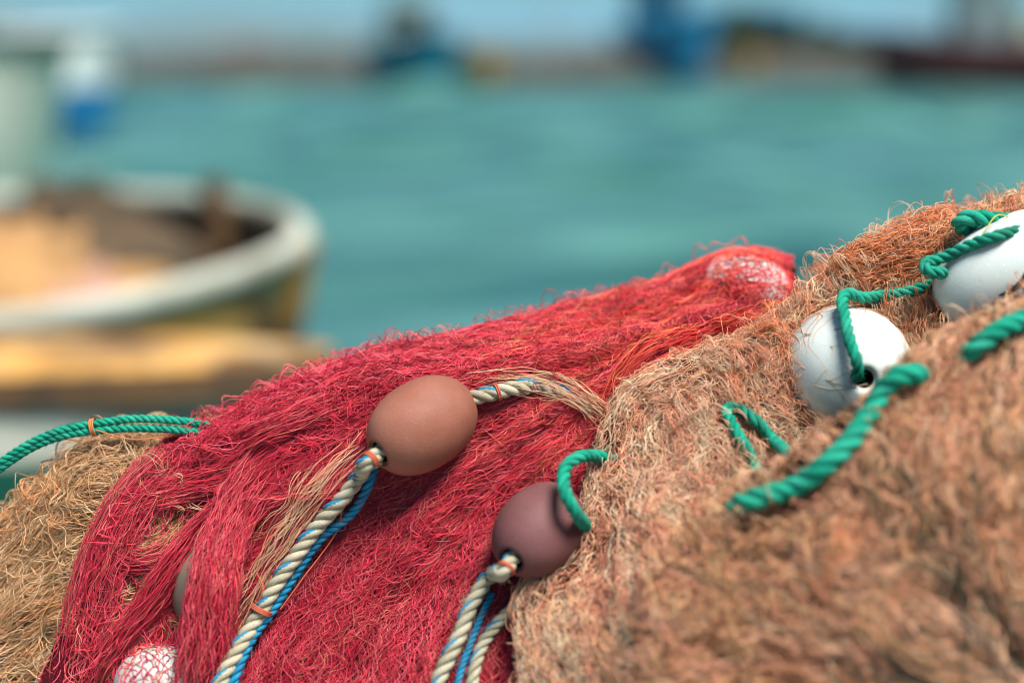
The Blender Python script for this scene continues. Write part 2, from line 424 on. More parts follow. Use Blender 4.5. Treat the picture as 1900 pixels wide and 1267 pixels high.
def run(patch, geo, n, h, hamp, rad, colfn, trange=(0, 1), own=0.0022, lam=(0.028, 0.10), share=((0.012, 5, 5), (0.005, 13, 16)), zig=0.0004, slen=(0.5, 1.1), step=0.0026, hshare=0.003, along=True, G=1, sp=0.0015, gzig=0.0009):
    """threads of stretched netting that follow the lie of the cloth from end to end, side by side"""
    Ltot = float(np.mean(patch.ms)) if along else float(np.mean(patch.mt))
    m = int(Ltot / step)
    u = np.linspace(0, 1, m)[None] * np.ones((n, 1))
    ng = max(1, n // G); n = ng * G; u = np.linspace(0, 1, m)[None] * np.ones((n, 1))
    rg = lambda lo, hi: np.repeat(rng.uniform(lo, hi, (ng, 1)), G, axis=0)
    c0 = rg(trange[0], trange[1])
    ln = rg(*slen) * rng.uniform(0.9, 1.1, (n, 1)); mid = rg(0, 1) + rng.normal(0, 0.02, (n, 1))
    a, b = mid - ln / 2, mid + ln / 2
    W = np.zeros((n, m))
    for k, (am, f1, f2) in enumerate(share):
        nz = Noise2(700 + k * 13 + int(f1 * 3)); W += am * nz(u * f1 + 2, c0 * f2 + 2)
    W += own * np.repeat(wander(ng, m, lam, step) * (0.4 + 1.2 * rng.uniform(0, 1, (ng, 1)) ** 2), G, axis=0)
    l = np.arange(m)[None] * step
    k = np.tile(np.arange(G), ng)[:, None]
    br = 0.7 + 0.6 * np.repeat(np.sin(2 * np.pi * l / rng.uniform(0.04, 0.12, (ng, 1)) + rng.uniform(0, 6.28, (ng, 1))), G, axis=0)
    W += (k - (G - 1) / 2) * rg(0.6, 1.6) * sp * br + 0.0006 * wander(n, m, (0.02, 0.07), step)
    W += (gzig if G > 1 else zig) * tri(l, rg(0.013, 0.018), rg(0, 1)) * np.where(k % 2, 1, -1)
    S, T = (u, c0) if along else (c0, u)
    for _ in range(2):
        _, _, ms, mt = patch.sample(S, T)
        if along: T = c0 + W / mt
        else: S = c0 + W / ms
    valid = (u[:, 1:] > a) & (u[:, :-1] < b) & (T[:, 1:] > trange[0] - .01) & (T[:, 1:] < 1) & (S[:, 1:] > 0) & (S[:, 1:] < 1)
    X, Nn, _, _ = patch.sample(S, T)
    H = rg(h[0], h[1]) + rng.normal(0, 0.0005, (n, 1)) + 0.45 * hamp * np.repeat(wander(ng, m, (0.04, 0.12), step, 3), G, axis=0) + (k - (G - 1) / 2) * sp * np.repeat(rng.normal(0, 0.4, (ng, 1)), G, axis=0) + 0.4 * hshare * patch.bunch(S * 5, T * 40)
    ed = np.minimum(np.abs(u - a), np.abs(b - u)) * Ltot
    H = H - 0.016 * np.clip(1 - ed / 0.03, 0, 1) ** 1.5
    X = X + Nn * H[..., None]
    vi = np.argmax(valid.cumsum(1) >= np.maximum(valid.sum(1, keepdims=True) // 2, 1), axis=1)
    xm = X[np.arange(n), vi]
    x0, y0, _ = project(xm)
    col = np.clip(np.repeat(colfn(x0[::G], y0[::G], ng), G, axis=0) * rng.normal(1, 0.09, (n, 1)), 0, .95)
    X, valid = avoid(X, valid.copy())
    tubes(geo, X, Nn, rad * rng.uniform(0.8, 1.2, (n, 1)) * np.ones((1, m)), col, valid)
    return X, valid, col

def knots(geo, X, valid, col, count, rad):
    n, m, _ = X.shape
    i = rng.integers(0, n, count); j = rng.integers(1, m - 1, count)
    ok = valid[i, j] & valid[i, j - 1]
    i, j = i[ok], j[ok]
    c = X[i, j]; k = len(c)
    o = np.array([[1, 0, 0], [-1, 0, 0], [0, 1, 0], [0, -1, 0], [0, 0, 1], [0, 0, -1]], float)
    r = rad * rng.uniform(0.7, 1.3, (k, 1, 1))
    V = (c[:, None] + o[None] * r).reshape(-1, 3)
    tri = np.array([[0, 2, 4, 4], [2, 1, 4, 4], [1, 3, 4, 4], [3, 0, 4, 4], [2, 0, 5, 5], [1, 2, 5, 5], [3, 1, 5, 5], [0, 3, 5, 5]])
    quads = np.array([[0, 4, 2, 5], [2, 4, 1, 5], [1, 4, 3, 5], [3, 4, 0, 5]])
    F = (np.arange(k)[:, None, None] * 6 + quads[None]).reshape(-1, 4)
    geo.add(V, F, np.repeat(col[i] * 0.8, 6, axis=0))

def bundle(geo, path, n, spread, rad, colfn, jit=0.0015, lam=(0.015, 0.05), curl=0.0, ref=None, taper=0.3, step=0.002, flat=0.6, sink=0.012):
    """a hank of threads running along a 3-D path"""
    L = np.sum(np.linalg.norm(np.diff(path, axis=0), axis=1))
    m = max(8, int(L / step))
    c = catmull(path, m)
    T = np.gradient(c, axis=0); T /= np.linalg.norm(T, axis=1, keepdims=True)
    view = CAM - c; view /= np.linalg.norm(view, axis=1, keepdims=True)
    B = np.cross(T, view); B /= np.linalg.norm(B, axis=1, keepdims=True) + 1e-9
    N = np.cross(B, T)
    a = rng.uniform(0, 2 * np.pi, (n, 1)); r = np.sqrt(rng.uniform(0, 1, (n, 1))) * spread
    u = np.linspace(0, 1, m)[None]
    env = 1 - taper + taper * np.abs(np.sin(np.pi * (u * rng.uniform(1, 2.5) + rng.uniform(0, 1))))
    x = np.cos(a) * r * env + jit * wander(n, m, lam, step); y = np.sin(a) * r * env * flat + jit * wander(n, m, lam, step)
    s0 = rng.uniform(0.0, 0.42, (n, 1)); s1 = rng.uniform(0.58, 1.0, (n, 1))
    X = c[None] + x[..., None] * B[None] + y[..., None] * N[None]
    ed = np.minimum(np.abs(u - s0), np.abs(s1 - u)) * L
    X = X - N[None] * (sink * np.clip(1 - ed / 0.03, 0, 1) ** 2)[..., None]
    if curl:
        X = X + curl * wander(n, m, (0.01, 0.03), step)[..., None] * T[None]
    valid = np.broadcast_to((u[:, 1:] > s0) & (u[:, 1:] < s1), (n, m - 1)).copy()
    x0, y0, _ = project(X[:, m // 2])
    tubes(geo, X, np.broadcast_to(N[None], X.shape), rad, colfn(x0, y0, n), valid)

def palette(cols, w, var=0.18):
    cols = np.array(cols, float); w = np.array(w, float) / sum(w)
    def f(px, py, n):
        i = rng.choice(len(cols), n, p=w)
        return np.clip(cols[i] * rng.normal(1, var, (n, 1)), 0.003, 0.95)
    return f

PR1, PR2, PR3, PR4 = (0.68, 0.034, 0.066), (0.76, 0.095, 0.13), (0.42, 0.016, 0.038), (0.76, 0.17, 0.13)
def red_col(px, py, n):
    c = palette([PR1, PR2, PR3, PR4], [5, 3.2, 2.6, 1.2], 0.22)(px, py, n)
    k = np.clip((px - 820) / 330, 0, 1)[:, None] * np.clip((860 - py) / 150, 0, 1)[:, None]          # threads turn more orange and brighter towards the upper right
    return np.clip(c * (1 - k) + k * c * np.array([1.16, 1.25, 0.58]), 0, .95)
def tan_col(px, py, n):
    return palette([(0.66, 0.35, 0.165), (0.62, 0.40, 0.21), (0.45, 0.22, 0.10), (0.74, 0.52, 0.31), (0.70, 0.30, 0.125)], [4, 3, 2, 1.2, 1.2])(px, py, n)
def back_col(px, py, n):
    pk = palette([(0.88, 0.36, 0.22), (0.90, 0.62, 0.40), (0.88, 0.44, 0.23), (0.62, 0.23, 0.14)], [4, 3.4, 1.6, 1.0])(px, py, n)
    og = palette([(0.82, 0.26, 0.11), (0.82, 0.42, 0.21), (0.86, 0.55, 0.34)], [4, 2, 1.5])(px, py, n)
    k = np.clip((px - 1330) / 120, 0, 1) * np.clip((700 - py) / 120, 0, 1) * 0.75
    return np.where(rng.uniform(0, 1, n)[:, None] < k[:, None], og, pk)
def front_col(px, py, n):
    tn = palette([(0.76, 0.35, 0.17), (0.82, 0.37, 0.23), (0.68, 0.40, 0.20), (0.24, 0.10, 0.05), (0.86, 0.55, 0.34)], [3, 3.4, 2, 1.8, 1.6])(px, py, n)
    ol = palette([(0.13, 0.105, 0.06), (0.075, 0.07, 0.042), (0.24, 0.20, 0.13)], [3, 3, 1.5])(px, py, n)
    k = np.clip((px - 1540) / 220, 0, 1) * np.clip((py - 880) / 240, 0, 1) * 0.92   # olive threads mixed in, darker towards the lower right
    return np.where(rng.uniform(0, 1, n)[:, None] < k[:, None], ol, tn)
CREAMTAN = palette([(0.76, 0.45, 0.25), (0.78, 0.33, 0.20), (0.80, 0.56, 0.36)], [3, 2, 2])

def frame_of(ax):
    """unit axes (rows): along, and two across; ax given as (right, up, towards camera)"""
    a = ax[0] * RGT + ax[1] * UPV - ax[2] * FWD; a = a / np.linalg.norm(a)
    b = np.cross(a, FWD); b /= np.linalg.norm(b); c = np.cross(a, b)
    return np.array([a, b, c])

# floats: name, pixel centre, depth, axis, half length, radius, material, label
FLOATS = [
 dict(px=784, py=788, d=1.090, ax=(-0.70, -0.44, 0.56), a=0.0470, b=0.0345, m='terracotta', label='terracotta egg-shaped float threaded on a thick cream and blue rope over red netting', keep=None),
 dict(px=1000, py=982, d=1.062, ax=(-0.52, -0.46, 0.72), a=0.0420, b=0.0315, m='mauve', label='smaller mauve-brown float half tucked under the tan net beside a green rope', keep=None),
 dict(px=1569, py=686, d=1.105, ax=(0.02, -0.10, 0.98), a=0.058, b=0.050, m='white_foam', label='round white float with a green rope hanging from its hole and loose mesh over it', keep='few'),
 dict(px=1872, py=502, d=1.090, ax=(0.84, 0.50, 0.16), a=0.061, b=0.0400, m='white_foam', label='long white float scuffed with a black mark below a doubled green rope', keep=None),
 dict(px=1382, py=538, d=1.206, ax=(0.80, -0.25, 0.3), a=0.040, b=0.031, m='shaded_foam', label='white float wrapped in red netting at the far end of the red net', keep='some'),
 dict(px=290, py=1266, d=1.088, ax=(0.95, 0.25, 0.0), a=0.032, b=0.0275, m='shaded_foam', label='white float showing through knotted red mesh beside the tan net', keep='few'),
 dict(px=392, py=1088, d=1.114, ax=(0.25, 0.90, 0.25), a=0.038, b=0.030, m='grey_foam', label='worn grey-brown float mostly buried in a fold of the red net', keep='right'),
]
KEEP = {
 None: lambda x, y, u: np.zeros_like(x, bool),
 'few': lambda x, y, u: np.broadcast_to(u < 0.03, x.shape),
 'some': lambda x, y, u: np.broadcast_to(u < 0.34, x.shape),
 'right': lambda x, y, u: np.broadcast_to(u < 0.05, x.shape),
}
def hole_r(f): return 0.0066 if f['b'] > 0.045 else (0.0085 if f['b'] > 0.03 else 0.007)

def make_float(f):
    c = P_raw(f['px'], f['py'], f['d']); A = frame_of(f['ax']); f['c'] = c; f['A'] = A
    a, b, h = f['a'], f['b'], hole_r(f)
    # outer egg, rolled lip, bore
    th0 = math.asin(min(0.95, (h + 0.0022) / b)) * 0.9
    th = np.linspace(th0, math.pi - th0, 40)
    prof = [(a * math.copysign(abs(math.cos(t)) ** 0.92, math.cos(t)), b * math.sin(t) ** 0.94) for t in th]
    x0, r0 = prof[0]
    lip = [(x0 - 0.0002 - 0.0022 * math.sin(k), r0 - 0.0012 - 0.0022 * (1 - math.cos(k)) * 0.9 + 0.0012) for k in np.linspace(0.25, 1.5, 6)]
    full = [(-x, r) for x, r in lip][::-1][:0]
    outer = [(x, r) for x, r in reversed(lip)] + prof + [(-x, r) for x, r in lip]
    bore = [(-lip[-1][0], lip[-1][1]), (-lip[-1][0] * 0.8, h * 0.95), (0, h * 0.95), (lip[-1][0] * 0.8, h * 0.95), (lip[-1][0], lip[-1][1])]
    root = empty('float', c)
    tag(root, f['label'], 'float', 'egg-shaped net floats')
    n = 56; ang = np.arange(n) * 2 * np.pi / n
    def lathe(pr):
        pr = np.array(pr)
        V = c + pr[:, None, 0:1] * A[0] + pr[:, None, 1:2] * (np.cos(ang)[None, :, None] * A[1] + np.sin(ang)[None, :, None] * A[2])
        k = len(pr); idx = np.arange(k * n).reshape(k, n)
        F = np.stack([idx[:-1], np.roll(idx[:-1], -1, 1), np.roll(idx[1:], -1, 1), idx[1:]], -1).reshape(-1, 4)
        return V.reshape(-1, 3), F
    g = Geo(); g.add(*lathe(outer)); o = link_mesh('shell', g.mesh('shell'), M[f['m']], root)
    g = Geo(); g.add(*lathe(bore)); link_mesh('bore', g.mesh('bore'), M['hole'], root)
    f['root'] = root
    BARE.append((c, A, np.array([a, b, b]), KEEP[f['keep']], 1.02 if f['keep'] else 1.0))
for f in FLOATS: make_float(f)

# ---- red net
TW = 0.00027
red_root = empty('fishing_net', P(800, 1000, 1.15)); tag(red_root, 'crumpled red fishing net draped over the heap, pulled down to the lower left', 'fishing net', 'fishing nets heaped on the quay')
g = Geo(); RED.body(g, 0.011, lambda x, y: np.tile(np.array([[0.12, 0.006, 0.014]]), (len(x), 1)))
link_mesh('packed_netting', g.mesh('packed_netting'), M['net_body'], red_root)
g = Geo()
T0 = 0.10
for (n, h, ha, own, sl, gg, sp_, gz) in [(1800, (-0.011, -0.004), 0.001, 0.002, (0.9, 1.5), 5, 0.0016, 0.001), (1700, (-0.007, -0.001), 0.0014, 0.0035, (0.8, 1.4), 4, 0.0022, 0.0016), (1300, (-0.004, 0.001), 0.0018, 0.0045, (0.7, 1.3), 3, 0.0026, 0.0019), (700, (-0.002, 0.002), 0.002, 0.008, (0.6, 1.2), 1, 0.002, 0.001)]:
    X, v, c = run(RED, g, n, h, ha, TW, red_col, trange=(0.04, 1), own=own, slen=sl, G=gg, sp=sp_, gzig=gz, share=((0.010, 4, 4), (0.003, 9, 14)))
    knots(g, X, v, c, n * 3, 0.0007)
X, v, c = walk(RED, g, 900, 0.30, 0.0022, (0, 0.35), 0.50, (0.02, 0.08), (-0.003, 0.002), 0.002, TW, red_col, trange=(0.05, 1), field=(0.4, 9, 16), G=2, sp=0.0022, zig=0.0014)
walk(RED, g, 500, 0.18, 0.0018, (0, 0.6), 0.8, (0.018, 0.07), (-0.001, 0.003), 0.003, TW, red_col, trange=(T0, 1), field=(0.5, 9, 16))
walk(RED, g, 420, 0.16, 0.0018, (0, 0.5), 0.9, (0.02, 0.08), (0.001, 0.005), 0.007, TW * 0.95, red_col, trange=(0.15, 0.38), srange=(0.12, 1), G=2)   # loops standing off the ridge
link_mesh('netting', g.mesh('netting'), M['twine'], red_root)
# folded hanks of the same net at its left edge
g = Geo()
for pth, n, sp in [([(520,800),(430,880),(330,910),(250,935),(205,970),(200,1010),(240,1040),(300,1030),(345,985)], 220, 0.013),
                   ([(480,900),(420,950),(370,1000),(330,1050),(280,1120),(210,1200),(150,1290)], 240, 0.016),
                                      ([(1400,605),(1330,620),(1260,645),(1205,672),(1165,715),(1135,770)], 260, 0.018),
                   ([(345,830),(268,905),(212,1000),(170,1110),(110,1310)], 300, 0.022),
                   ([(640,740),(500,800),(400,860),(330,900),(270,980)], 180, 0.016)]:
    g = Geo(); bundle(g, np.array([on(x, y, 0.007) for x, y in pth]), n, sp, TW, red_col, jit=0.0014, lam=(0.02, 0.07)); link_mesh('fold', g.mesh('fold'), M['twine'], red_root)
g = Geo(); bundle(g, np.array([P_raw(500,850,1.108), P_raw(455,915,1.098), P_raw(425,975,1.086), P_raw(405,1040,1.072), P_raw(396,1100,1.066), P_raw(386,1170,1.064), P_raw(366,1320,1.058)]), 520, 0.021, TW, red_col, jit=0.0022, lam=(0.02, 0.07), flat=0.35, taper=0.15)
link_mesh('fold', g.mesh('fold'), M['twine'], red_root)
# tan edge twines of the red net, beside the rope and curving behind the float
g = Geo()
for pth, n, sp in [([(860,716),(930,700),(985,702),(1040,717),(1095,747),(1150,790),(1200,850),(1240,920)], 44, 0.010),
                   ([(850,735),(960,710),(1050,735),(1140,800),(1190,870)], 16, 0.011),
                   ([(1480,610),(1380,630),(1290,645),(1230,690),(1200,720)], 14, 0.012),
                   ([(690,825),(630,880),(565,960),(505,1040),(455,1120),(400,1230)], 40, 0.016),
                   ([(680,800),(630,850),(580,900),(520,985),(480,1060)], 22, 0.016)]:
    g = Geo(); bundle(g, np.array([on(x, y, 0.006, [RED]) for x, y in pth]), n, sp, TW, CREAMTAN, jit=0.0016, curl=0.001, lam=(0.02, 0.08)); link_mesh('selvedge', g.mesh('selvedge'), M['twine'], red_root)

# ---- tan net on the left
tan_root = empty('fishing_net', P(100, 1050, 1.15)); tag(tan_root, 'sandy tan fishing net in loose waves below the doubled green rope', 'fishing net', 'fishing nets heaped on the quay')
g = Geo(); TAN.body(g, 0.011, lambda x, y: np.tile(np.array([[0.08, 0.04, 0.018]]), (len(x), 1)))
link_mesh('packed_netting', g.mesh('packed_netting'), M['net_body'], tan_root)
g = Geo()
for (n, h, ha, own, gg) in [(1300, (-0.008, -0.002), 0.0015, 0.003, 4), (1100, (-0.004, 0.001), 0.002, 0.005, 2)]:
    X, v, c = run(TAN, g, n, h, ha, TW * 1.05, tan_col, trange=(0.08, 1), own=own, lam=(0.03, 0.10), share=((0.012, 4, 4), (0.006, 8, 9)), hshare=0.003, slen=(0.8, 1.5), G=gg)
    knots(g, X, v, c, n * 2, 0.0007)
walk(TAN, g, 900, 0.30, 0.0022, (0, 0.25), 0.40, (0.025, 0.09), (-0.003, 0.003), 0.003, TW, tan_col, trange=(0.1, 1), field=(0.6, 6, 9), hshare=0.003, G=2)
walk(TAN, g, 300, 0.20, 0.0018, (0.5, 0.9), 0.8, (0.02, 0.07), (0.0, 0.004), 0.004, TW, tan_col, trange=(0.1, 1))
walk(TAN, g, 90, 0.16, 0.0018, (0.2, 0.6), 0.7, (0.02, 0.07), (0.002, 0.007), 0.010, TW, tan_col, trange=(0.22, 0.36), srange=(0.2, 1), G=3)
link_mesh('netting', g.mesh('netting'), M['twine'], tan_root)

# ---- salmon and tan net at the right
back_root = empty('fishing_net', P(1350, 800, 1.05)); tag(back_root, 'curly salmon and cream fishing net holding the two white floats', 'fishing net', 'fishing nets heaped on the quay')
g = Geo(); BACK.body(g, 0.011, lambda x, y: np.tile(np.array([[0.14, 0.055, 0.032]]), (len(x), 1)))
link_mesh('packed_netting', g.mesh('packed_netting'), M['net_body'], back_root)
g = Geo()
TB = TW * 0.88
X, v, c = run(BACK, g, 1200, (-0.010, -0.001), 0.002, TB, back_col, trange=(0.10, 1), own=0.004, share=((0.014, 6, 4), (0.006, 12, 9)), slen=(0.7, 1.4), G=4, sp=0.0024, gzig=0.0016)
X, v, c = walk(BACK, g, 2300, 0.40, 0.0021, (0.55, 0.55), 0.42, (0.03, 0.10), (-0.007, 0.003), 0.002, TB, back_col, trange=(0.10, 1), field=(0.8, 12, 6), G=4, sp=0.0024, zig=0.0016)
knots(g, X, v, c, 5000, 0.0007)
walk(BACK, g, 1500, 0.32, 0.0018, (0.9, 0.7), 0.62, (0.025, 0.08), (-0.003, 0.005), 0.003, TB, back_col, trange=(0.10, 1), field=(0.8, 14, 7), G=3, sp=0.0024, zig=0.0015)
walk(BACK, g, 1300, 0.20, 0.0014, (1.2, 0.5), 1.05, (0.02, 0.06), (-0.001, 0.003), 0.005, TB, back_col, trange=(0.26, 0.56), G=4, sp=0.0022)
walk(BACK, g, 560, 0.18, 0.0014, (1.4, 0.5), 1.0, (0.022, 0.06), (0.001, 0.005), 0.012, TB, back_col, trange=(0.30, 0.45), srange=(0, 0.6), G=4, sp=0.0024)
link_mesh('netting', g.mesh('netting'), M['twine'], back_root)
g = Geo()
ORANGE = palette([(0.84, 0.24, 0.09), (0.84, 0.33, 0.15), (0.82, 0.45, 0.25)], [4, 2, 1])
for pth, n, sp in [([(1800,425),(1730,440),(1650,452),(1590,470),(1560,495),(1600,505),(1700,495)], 130, 0.011),
                   ([(1560,500),(1620,490),(1700,478),(1790,455)], 90, 0.011),
                   ([(1860,395),(1780,398),(1700,415),(1640,440)], 60, 0.012)]:
    g = Geo(); bundle(g, np.array([on(x, y, 0.006, [BACK]) for x, y in pth]), n, sp, TW, ORANGE, jit=0.003, curl=0.004, lam=(0.012, 0.04)); link_mesh('fold', g.mesh('fold'), M['twine'], back_root)
for pth, n, sp in [([(1400,622),(1300,674),(1205,714),(1158,750),(1138,832),(1106,922)], 260, 0.013), ([(1138,800),(1106,922),(1060,1022),(985,1117),(985,1205),(998,1310)], 260, 0.013)]:
    g = Geo(); bundle(g, np.array([on(x, y, 0.003, [BACK]) for x, y in pth]), n, sp, TW, back_col, jit=0.0035, curl=0.004, lam=(0.015, 0.05)); link_mesh('fold', g.mesh('fold'), M['twine'], back_root)

front_root = empty('fishing_net', P(1600, 1050, 0.9)); tag(front_root, 'brown tan fishing net bulging nearest the camera, with an olive patch at its foot', 'fishing net', 'fishing nets heaped on the quay')
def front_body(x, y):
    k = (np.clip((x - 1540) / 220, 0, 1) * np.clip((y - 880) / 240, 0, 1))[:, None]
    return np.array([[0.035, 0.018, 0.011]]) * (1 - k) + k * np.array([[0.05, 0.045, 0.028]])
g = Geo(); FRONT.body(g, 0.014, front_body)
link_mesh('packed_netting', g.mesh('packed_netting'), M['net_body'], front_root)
g = Geo()
run(FRONT, g, 1500, (-0.014, -0.006), 0.002, TW * 1.1, front_col, trange=(0.01, 0.99), own=0.004, share=((0.014, 4, 6), (0.008, 8, 12)), slen=(0.8, 1.5), along=False, G=4, sp=0.002, gzig=0.0014)
run(FRONT, g, 1500, (-0.008, 0.004), 0.002, TW * 1.25, front_col, trange=(0.01, 0.99), own=0.006, share=((0.018, 4, 6), (0.008, 8, 12)), slen=(0.7, 1.4), along=False, G=3, sp=0.003, gzig=0.0022)
walk(FRONT, g, 900, 0.36, 0.0024, (1.45, 0.5), 0.5, (0.025, 0.09), (-0.006, 0.005), 0.002, TW * 1.2, front_col, trange=(0.10, 1), field=(0.7, 7, 5), G=3, sp=0.0028, zig=0.0018)
walk(FRONT, g, 400, 0.26, 0.0020, (1.3, 0.8), 0.7, (0.02, 0.07), (-0.002, 0.006), 0.003, TW * 1.2, front_col, trange=(0.10, 1), G=2, sp=0.0028)
walk(FRONT, g, 300, 0.16, 0.0016, (1.4, 0.7), 0.9, (0.022, 0.07), (0.0, 0.004), 0.009, TW, front_col, trange=(0.18, 0.34), G=2, sp=0.002)
walk(FRONT, g, 700, 0.16, 0.0016, (1.4, 0.6), 0.8, (0.022, 0.07), (-0.001, 0.004), 0.006, TW, front_col, trange=(0.2, 0.45), G=3, sp=0.0018)
link_mesh('netting', g.mesh('netting'), M['twine'], front_root)
g = Geo()
for pth, n, sp, pal in [([(1590,905),(1575,960),(1560,1010),(1530,1080),(1500,1160)], 60, 0.010, ORANGE), ([(1200,1010),(1190,1080),(1215,1150),(1260,1230)], 40, 0.006, palette([(0.6, 0.27, 0.19)], [1]))]:
    g = Geo(); bundle(g, np.array([on(x, y, 0.004) for x, y in pth]), n, sp, TW, pal, jit=0.003, curl=0.003); link_mesh('fold', g.mesh('fold'), M['twine'], front_root)

# ---- loose knotted mesh stretched over two of the floats: diamonds on the egg
def mesh_cap(f, parent, colfn, pole, reach, na, nr, rad=TW, knot=0.00075):
    c, A = f['c'], f['A']; r = np.array([f['a'], f['b'], f['b']])
    p = pole[0] * RGT + pole[1] * UPV - pole[2] * FWD; p /= np.linalg.norm(p)
    e1 = np.cross(p, FWD); e1 /= np.linalg.norm(e1); e2 = np.cross(p, e1)
    def pt(i, j):
        jj = np.array([0.6, 0.35])
        x = (i + 0.5 * (j % 2)) / na * 2 - 1; y = j / nr * 2 - 1
        k = abs(math.sin(i * 12.9 + j * 78.2) * 43758.5) % 1; q = abs(math.sin(i * 39.3 + j * 11.1) * 24634.6) % 1
        dirn = p + (x + 0.35 / na * (k - .5) * 4) * reach * e1 + (y + 0.35 / nr * (q - .5) * 4) * reach * e2
        dirn /= np.linalg.norm(dirn)
        loc = A @ dirn
        s = 1.0 / np.linalg.norm(loc / r)
        return c + dirn * (s + 0.0009)
    g = Geo(); pts = []; segs = []
    for j in range(nr):
        for i in range(na):
            a = pt(i, j)
            o = 0 if j % 2 == 0 else 1
            for b in (pt(i + o, j + 1), pt(i - 1 + o, j + 1)):
                if rng.uniform() < 0.9:
                    t = np.linspace(0, 1, 7)[:, None]
                    l = a * (1 - t) + b * t
                    dv = l - c; loc = dv @ A.T; s = 1.0 / np.linalg.norm(loc / r, axis=1, keepdims=True)
                    sag = rng.normal(0, 0.0022) * np.sin(np.pi * t) * np.cross((b - a) / np.linalg.norm(b - a), p)
                    l = c + dv * np.maximum(s, 1) * 1.012 + sag
                    segs.append(l)
            pts.append(a)
    X = np.array(segs); n = len(X)
    nn = X - c; nn /= np.linalg.norm(nn, axis=2, keepdims=True)
    tubes(g, X, nn, rad, colfn(np.zeros(n), np.zeros(n), n), None, 4)
    K = np.array(pts)[:, None].repeat(3, 1)
    col = colfn(np.zeros(len(K)), np.zeros(len(K)), len(K)) * 0.6
    knots(g, K, np.ones((len(K), 2), bool), col, len(K), knot)
    return link_mesh('loose_mesh', g.mesh('loose_mesh'), M['twine'], parent)
mesh_cap(FLOATS[5], red_root, lambda x, y, n: palette([(0.55, 0.03, 0.06), (0.5, 0.2, 0.1)], [4, 1])(x, y, n), (-0.1, 0.75, 0.65), 1.25, 8, 12, TW * 1.15)
mesh_cap(FLOATS[5], red_root, lambda x, y, n: palette([(0.62, 0.05, 0.08), (0.6, 0.28, 0.15)], [3, 2])(x, y, n), (0.2, 0.7, 0.7), 1.35, 9, 10, TW * 1.1)
mesh_cap(FLOATS[2], back_root, lambda x, y, n: palette([(0.55, 0.36, 0.20), (0.45, 0.26, 0.13)], [3, 1])(x, y, n), (-0.65, 0.1, 0.75), 0.62, 3, 3, TW * 1.0, 0.0008)
mesh_cap(FLOATS[4], red_root, lambda x, y, n: red_col(np.full(n, 1380.), y, n), (-0.1, 0.5, 0.85), 1.2, 11, 15)
mesh_cap(FLOATS[4], red_root, lambda x, y, n: red_col(np.full(n, 1380.), y, n), (0.3, 0.5, 0.8), 1.3, 10, 12)

def on_float(f, px, py, lift):
    r = P_raw(px, py, 1.0) - CAM; A = f['A']; rr = np.array([f['a'], f['b'], f['b']])
    q = A @ (CAM - f['c']) / rr; w = A @ r / rr
    a, b, c = w @ w, 2 * q @ w, q @ q - 1
    t = (-b - math.sqrt(max(b * b - 4 * a * c, 0))) / (2 * a)
    return CAM + r * t - r * lift
g = Geo()
for pth in [[(1440,640),(1475,665),(1500,690),(1540,708),(1575,716)], [(1466,610),(1485,640),(1480,680),(1500,720)], [(1488,590),(1500,640),(1530,680),(1545,725)],
            [(1530,572),(1520,610),(1545,650),(1530,690)], [(1600,576),(1625,610),(1650,650),(1662,700)], [(1450,700),(1500,712),(1550,722),(1610,712)], [(1460,660),(1520,640),(1560,655)], [(1610,600),(1640,640),(1684,660)], [(1475,735),(1510,715),(1530,690),(1575,668)]]:
    q = catmull(np.array([on_float(FLOATS[2], x, y, 0.0012) for x, y in pth]), 60)
    dv = q - FLOATS[2]['c']; ks = np.linalg.norm(dv @ FLOATS[2]['A'].T / np.array([FLOATS[2]['a'], FLOATS[2]['b'], FLOATS[2]['b']]), axis=1, keepdims=True); q = FLOATS[2]['c'] + dv * np.maximum(1.012 / ks, 1)
    tubes(g, q[None], np.broadcast_to(UPV, (1, 60, 3)), TW, np.array([(0.62, 0.43, 0.25)]), None, 5)
link_mesh('loose_mesh', g.mesh('loose_mesh'), M['twine'], back_root)

# ------------------------------------------------------------------ ropes
YSIDE = 1.0
def rope_geo(geo, path, rad, cols, pitch=None, m=None, yarn=None, sides=10, strands=3):
    """laid rope: strands twisted round the path; yarn = colour of a marker yarn twisted in"""
    L = np.sum(np.linalg.norm(np.diff(path, axis=0), axis=1))
    pitch = pitch or rad * 5.0
    m = m or max(24, int(L / (pitch / 16)))
    c = catmull(path, m)
    T = np.gradient(c, axis=0); T /= np.linalg.norm(T, axis=1, keepdims=True)
    N = np.zeros_like(T); v = np.cross(T[0], [0.3, 0.2, 0.9]); N[0] = v / np.linalg.norm(v)
    for i in range(1, m):
        v = N[i - 1] - T[i] * np.dot(N[i - 1], T[i]); N[i] = v / np.linalg.norm(v)
    B = np.cross(T, N)
    l = np.concatenate([[0], np.cumsum(np.linalg.norm(np.diff(c, axis=0), axis=1))])
    rs = rad * 0.52; ro = rad * 0.50
    for k in range(strands):
        ph = 2 * np.pi * (l / pitch + k / strands)
        ctr = c + ro * (np.cos(ph)[:, None] * N + np.sin(ph)[:, None] * B)
        out = np.cos(ph)[:, None] * N + np.sin(ph)[:, None] * B
        tubes(geo, ctr[None], out[None], np.full((1, m), rs), np.array([cols[k % len(cols)]]), None, sides)
        if yarn is not None and k == 0:
            vd = (CAM - c); vd /= np.linalg.norm(vd, axis=1, keepdims=True)
            yd = 0.45 * vd - 0.9 * np.cross(T, vd) * YSIDE; yd -= T * np.sum(yd * T, axis=1, keepdims=True); yd /= np.linalg.norm(yd, axis=1, keepdims=True)
            yc = ctr + rs * 0.62 * yd
            tubes(geo, yc[None], out[None], np.full((1, m), rs * 0.60), np.array([yarn]), None, 8)
    return c, T

